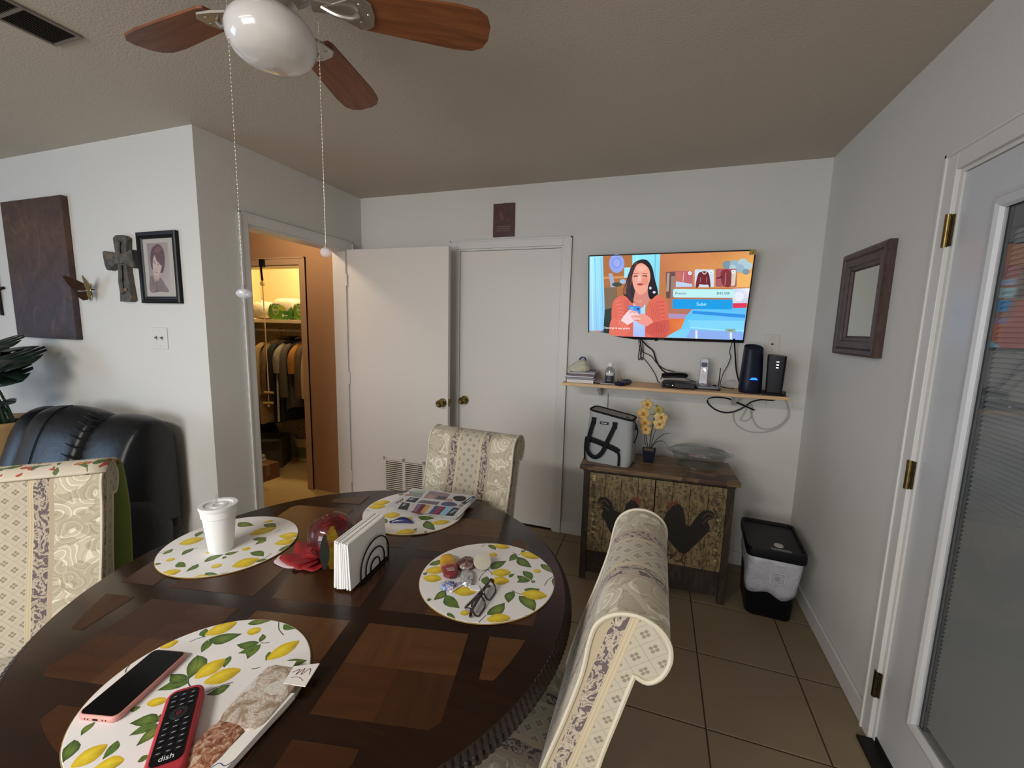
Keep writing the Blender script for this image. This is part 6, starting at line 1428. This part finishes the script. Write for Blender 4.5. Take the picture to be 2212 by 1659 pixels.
# ------------------------------------------------------------------ ceiling air vent
def vent():
    t = thing('ceiling_vent', 'long dark louvred air vent set in the ceiling', 'vent', (-2.03, .62, H)); y0, y1 = -.44, .425
    bm = bmesh.new()
    for q in ((-.078, -.068, y0+.008, y1-.008), (.068, .078, y0+.008, y1-.008), (-.068, .068, y0+.008, y0+.016), (-.068, .068, y1-.016, y1-.008)): box2(bm, (q[0], q[2], -.008), (q[1], q[3], -.0005))
    n = 6; cw = (y1-y0-.032)/n
    for k in range(1, n): box2(bm, (-.068, y0+.016+cw*k-.005, -.008), (.068, y0+.016+cw*k+.005, -.0005))
    mesh_obj('vent_frame', bm, plain('766E64', .5), t, smooth=0); mesh_obj('vent_throat', B2((-.068, y0+.016, -.0016), (.068, y1-.016, -.0006)), plain('141210', .9), t, smooth=0)
    me = None
    for k in range(n):
        for j in range(11):
            if me is None: o = mesh_obj('louver', B((0, 0, 0), (.0085, cw-.012, .0012), Matrix.Rotation(.75, 4, 'Y')), plain('4A443E', .6), t, smooth=0); me = o.data
            else: o = bpy.data.objects.new('louver', me); COL.objects.link(o); o.parent = t
            o.location = (-.060+.012*j, y0+.016+cw*(k+.5), -.0055)
vent()
# ------------------------------------------------------------------ closet beyond the passage
def closet():
    t = thing('closet_shelf', 'cream closet shelf above the clothes rod', 'shelf', (-3.45, 3.62, 1.49)); cr = plain('DCCB9C', .5)
    mesh_obj('shelf_board', B2((-.74, -.545, -.018), (.74, -.001, 0)), cr, t, smooth=0); mesh_obj('shelf_lip', B2((-.74, -.56, -.03), (.74, -.545, 0)), cr, t, smooth=0)
    t = thing('clothes_rod', 'white closet rod carrying the hanging clothes', 'rod', (-3.45, 3.28, 1.385)); mesh_obj('rod', cyl((-.74, 0, 0), (.74, 0, 0), .016, seg=18), plain('E4DCC4', .4), t)
    for s in (-1, 1): mesh_obj('rod_socket', cyl((s*.748, 0, 0), (s*.735, 0, 0), .028, seg=18), cr, t)
    # paper towel packs on the shelf
    g = G('pack_film'); v = g.coord('Object'); n = g.noise(v, 20, 3); film = g.bsdf(g.mix(n, 'D2C49C', 'E4D8B4'), .3, bump=g.bump(n, .8, .006))
    for k, (x, w_) in enumerate(((-3.335, .29), (-3.045, .28))):
        t = thing('paper_towel_pack', ('green and white wrapped paper towel pack beside the hanging cord', 'green and white wrapped paper towel pack next to the closet jamb')[k], 'package', (x, 3.19, 1.4925), 0, 'paper towel packs on the closet shelf')
        mesh_obj('wrapping', blob((0, 0, .10), (w_/2, .11, .10), 28, 12, 3.6, noise=.012, sd=k), film, t)
        p = Paint(step=.00003); a = w_/2-.012
        p.curve([(-a, .004), (-a, .125), (-a*.4, .14), (a*.2, .118), (a*.55, .07), (a, .11), (a, .004)], '5E8A2E', 4); p.curve([(-a*.3, .125), (a*.2, .122), (a*.5, .085), (a*.2, .075), (-a*.2, .09)], 'A8B83A', 4); p.curve([(a*.1, .004), (a*.3, .06), (a*.7, .072), (a, .05), (a, .004)], '3E7A2C', 4)
        p.ell(-a*.45, .085, .040, .046, 'D8D8A0'); p.ell(-a*.45, .085, .036, .042, '6E9A34'); p.ell(a*.2, .032, .014, .014, 'D8D8A8'); p.rect(a*.34, .026, a*.62, .038, 'B8C890'); p.ell(-a*.8, .13, .009, .008, 'E0D8B0')
        Mf = frame_m((0, -.1115, .004), (1, 0, 0), (0, 0, 1)); p.build('green_print', M_PRINT, t, M=Mf)
        text_obj('brand_lettering', 'fiora', .034, plain('E4E0BC', .5), t, Mf @ Matrix.Translation((-a*.45, .084, .0012)), .0003)
    t = thing('paper_bundle', 'plain cream plastic bundle on the closet shelf', 'package', (-3.63, 3.17, 1.4906)); mesh_obj('bundle', blob((0, 0, .085), (.125, .11, .085), 24, 10, 3, noise=.015, sd=9), film, t); mesh_obj('bundle_tie', blob((.03, -.06, .165), (.02, .02, .012), 10, 6, 2), film, t)
    # hanging garments
    def garment(x, lab, mat, zs, zh, half, th, rot, sleeve=True, kind='shirt', dz=0, smat=None, stripe=None, tilt=0):
        t = thing('hanging_'+kind, lab, 'clothing', (x, 3.28, 1.385), rot, 'clothes hanging in the closet'); rnd = random.Random(int(abs(x)*1000)); ph = rnd.uniform(0, 6)
        # local x = thickness (along rod), y = shoulder width
        bm = bmesh.new(); R = []; top = -.085+dz; N_ = 28
        for i in range(15):
            u = i/14; z = top-(top-zh)*u
            w_ = half*(.22+.78*min(1, (u/.10))**.8) if u < .10 else half*(1+.06*u); d_ = .7*th*(.35+.65*min(1, u/.14))
            ring = []
            for k in range(N_):
                a = 2*PI*k/N_; fold = 1+.16*math.sin(4*a+ph)*min(1, u*2.2)+.10*math.sin(7*a+2*ph)*u
                ring.append((d_*math.cos(a)*fold, w_*math.sin(a)*(1+.03*math.sin(5*a+ph)), z-.006*math.sin(6*a+ph)*u))
            R.append(ring)
        rings(bm, R); mesh_obj('garment_body', bm, mat, t, smooth=70)
        if sleeve:
            for s in (-1, 1):
                L = .30 if sleeve == 'short' else .52
                P = [(0, s*half*.80, top-.045), (.006, s*(half+.02), top-.10), (.010, s*(half+.045), top-L*.6), (.012, s*(half+.04), top-L)]
                mesh_obj('sleeve', tube(P, [.030, .050, .050, .046], 14, sub=3, flat=.7), smat or mat, t)
        mesh_obj('collar', tube([(.028*math.cos(a), .055*math.sin(a), top+.012+.012*math.cos(a)) for a in [2*PI*k/16 for k in range(16)]], .010, 8, True), smat or mat, t)
        hk = mesh_obj('hanger_hook', tube([(0, 0, top+.012), (0, 0, -.026), (0, .012, -.018), (0, .020, -.002), (0, .012, .016), (0, -.004, .019), (0, -.017, .008)], .0030, 7, sub=4), plain(rnd.choice(('E8DCBC', 'E8DCBC', '1A1612')), .4), t)
        if stripe: mesh_obj('side_stripe', tube([(th*.9, -half*.80, top-.05), (th*1.05, -half*.98, top-.3), (th*1.05, -half*1.02, zh+.02)], .012, 8, flat=.3, sub=3), stripe, t)
        return t
    def cloth(c, b=None, sc=16):
        g = G('cloth_'+c); v = g.coord('Object'); n = g.noise(v, sc, 3, .6, 1); return g.bsdf(g.mix(n, c, b or tuple(q*.72 for q in lin(c)[:3])), .85, bump=g.bump(g.noise(v, 300, 1), .3, .001))
    r = -.12
    garment(-3.56, 'shaggy tan coat at the near end of the closet rod', cloth('A88A58', '7A6038', 40), 0, -.90, .24, .06, r, True, 'coat')
    garment(-3.475, 'brown and cream checked shirt hanging beside the tan coat', cloth('8A6E42', '4A3A22', 28), 0, -.86, .22, .045, r, True, 'shirt')
    garment(-3.39, 'black long jacket with a white side stripe hanging in the closet', cloth('121110'), 0, -.88, .24, .05, r, True, 'jacket', stripe=plain('C0B088', .7))
    garment(-3.31, 'black short-sleeved top with grey sleeves hanging in the closet', cloth('15140F'), 0, -.86, .23, .045, r, 'short', 'shirt', smat=cloth('9A8E74', '6A6250'))
    garment(-3.225, 'grey-brown knitted jacket hanging in the closet', cloth('5C5440', '403A2C', 50), 0, -.72, .24, .055, r, True, 'jacket')
    garment(-3.145, 'mustard orange shirt hanging near the closet jamb', cloth('A87428', '8A5A1C'), 0, -.50, .22, .045, r, 'short', 'shirt')
    garment(-3.07, 'dark patterned shirt hanging next to the closet jamb', cloth('2A2418', '6E5A3A', 60), 0, -.62, .22, .045, r, True, 'shirt')
    garment(-2.995, 'cream shirt hanging last on the closet rod', cloth('C8B888'), 0, -.55, .22, .045, r, True, 'shirt')
    # things on the closet floor
    zf = .0066
    t = thing('cardboard_box', 'flat brown printed cardboard box on the closet carpet', 'box', (-3.50, 2.86, zf), -.08); cb = plain('7A5436', .8)
    mesh_obj('carton', B2((-.17, -.12, 0), (.17, .12, .15)), cb, t, smooth=0); mesh_obj('box_tape', B2((-.172, -.02, .05), (.172, .02, .1506)), plain('8A6A48', .5), t, smooth=0); mesh_obj('print_panel', B2((-.12, -.1206, .02), (.14, -.120, .08)), plain('5A3A26', .7), t, smooth=0)
    t = thing('storage_carton', 'open dusty grey storage carton behind the brown box', 'box', (-3.70, 3.21, zf), .5); gb = plain('5A5240', .8)
    for q in ((-.15, -.13, .15, -.122), (-.15, .122, .15, .13), (-.15, -.122, -.142, .122), (.142, -.122, .15, .122)): mesh_obj('carton_wall', B2((q[0], q[1], 0), (q[2], q[3], .30)), gb, t, smooth=0)
    mesh_obj('carton_base', B2((-.142, -.122, 0), (.142, .122, .01)), gb, t, smooth=0); mesh_obj('carton_flap', B2((-.15, -.20, .296), (.15, -.13, .30)), gb, t, smooth=0)
    t = thing('plastic_bucket', 'white plastic bucket with green label on the closet floor', 'bucket', (-3.47, 3.47, zf)); wb = plain('B8AC88', .5)
    mesh_obj('bucket_body', lathe([(.001, 0), (.105, 0), (.108, .004), (.128, .24), (.135, .245), (.135, .26), (.125, .262), (.10, .02), (.001, .02)], 32), wb, t); mesh_obj('bucket_label', lathe([(.1125, .05), (.1225, .17)], 32, cap=False), plain('6E7A3A', .6), t); mesh_obj('bucket_handle', tube([(-.132, 0, .225), (-.11, -.07, .15), (0, -.135, .12), (.11, -.07, .15), (.132, 0, .225)], .003, 6, sub=4), plain('8A8478', .4), t)
    t = thing('shopping_bag', 'patterned paper bag standing in the bucket', 'bag', (-3.47, 3.47, zf+.021)); g = G('patterned_paper'); v = g.coord('Object'); n = g.noise(v, 22, 2, .5, 2); pb = g.bsdf(g.ramp(n, [(.42, 'A89C78'), (.5, '4A4230'), (.58, 'B0A480')]), .7)
    bm = bmesh.new(); rings(bm, [[(x, y, z) for x, y in rrect(w_, .11, .01, 2)] for w_, z in ((.13, 0), (.15, .2), (.16, .42), (.15, .44))]); mesh_obj('bag_body', bm, pb, t, smooth=30); mesh_obj('bag_handle', tube([(-.04, -.05, .43), (-.02, -.06, .49), (.02, -.06, .49), (.04, -.05, .43)], .003, 6, sub=4), plain('8A7E60', .7), t)
    t = thing('white_carton', 'plain off-white carton leaning behind the storage carton', 'box', (-3.72, 3.535, zf)); mesh_obj('carton', B2((-.12, -.05, 0), (.12, .05, .52)), plain('9A8E6C', .8), t, smooth=0); mesh_obj('carton_seam', B2((-.12, -.0506, .25), (.12, -.0502, .256)), plain('6A6048', .8), t, smooth=0)
    t = thing('dark_laundry_bag', 'dark bundled laundry bag among the closet boxes', 'bag', (-4.03, 3.42, zf)); mesh_obj('laundry_bag', blob((0, 0, .2), (.13, .14, .2), 20, 10, 2.6, noise=.03, sd=8), cloth('1C1A20'), t); mesh_obj('bag_knot', blob((0, 0, .40), (.03, .03, .03), 10, 6, 2), cloth('1C1A20'), t)
    t = thing('white_trainer', 'pale worn shoe lying on the flat brown box', 'shoe', (-3.52, 2.87, zf+.151), 1.2); mesh_obj('upper', blob((0, 0, .035), (.10, .036, .034), 20, 8, 2.3), plain('B4A888', .7), t); mesh_obj('sole', prism(rrect(.21, .075, .035), .014), plain('D0C6A8', .6), t)
    # pulley exerciser on the closet frame
    t = thing('pulley_exerciser', 'over-door pulley cord with black strap and wooden handles hung on the closet frame', 'exerciser', (-3.234, YC-.02, 1.945)); cd = plain('D2BE8C', .6)
    mesh_obj('frame_clip', B2((-.028, -.02, -.012), (.022, .0, .05)), M_BLACK, t, smooth=0, bevel=.004); mesh_obj('strap', tube([(-.004, -.014, .04), (-.002, -.022, -.04), (.004, -.02, -.13)], .013, 8, flat=.3, sub=3, up=(0, -1, 0)), M_BLACK, t)
    mesh_obj('pulley', cyl((.004, -.030, -.155), (.004, -.012, -.155), .018, seg=18), plain('D8C890', .3, .4), t); mesh_obj('pulley_hook', tube([(.004, -.02, -.13), (.004, -.02, -.14), (.004, -.02, -.175)], .005, 8), M_CHROME, t)
    mesh_obj('cord', tube([(.001, -.021, -.165), (.008, -.021, -.7), (.015, -.021, -1.10)], .0032, 6), cd, t); mesh_obj('cord', tube([(.008, -.021, -.165), (.014, -.024, -.7), (.010, -.026, -1.19)], .0032, 6), cd, t)
    mesh_obj('handle', cyl((-.04, -.021, -1.10), (.06, -.021, -1.095), .010, seg=12), plain('B89A5C', .5), t); mesh_obj('handle', cyl((-.045, -.026, -1.195), (.055, -.026, -1.185), .012, seg=12), plain('C8AC6C', .5), t); mesh_obj('knot', blob((.008, -.026, -1.215), (.014, .012, .012), 10, 6, 2), cd, t)
    # bulb holder on the closet ceiling
    t = thing('closet_lamp', 'bare ceiling bulb holder lighting the closet', 'lamp', (-3.25, 3.2, H)); mesh_obj('lampholder', lathe([(.001, 0), (.055, 0), (.05, -.02), (.022, -.03), (.02, -.05), (.001, -.05)], 24), M_WHITE, t)
closet()
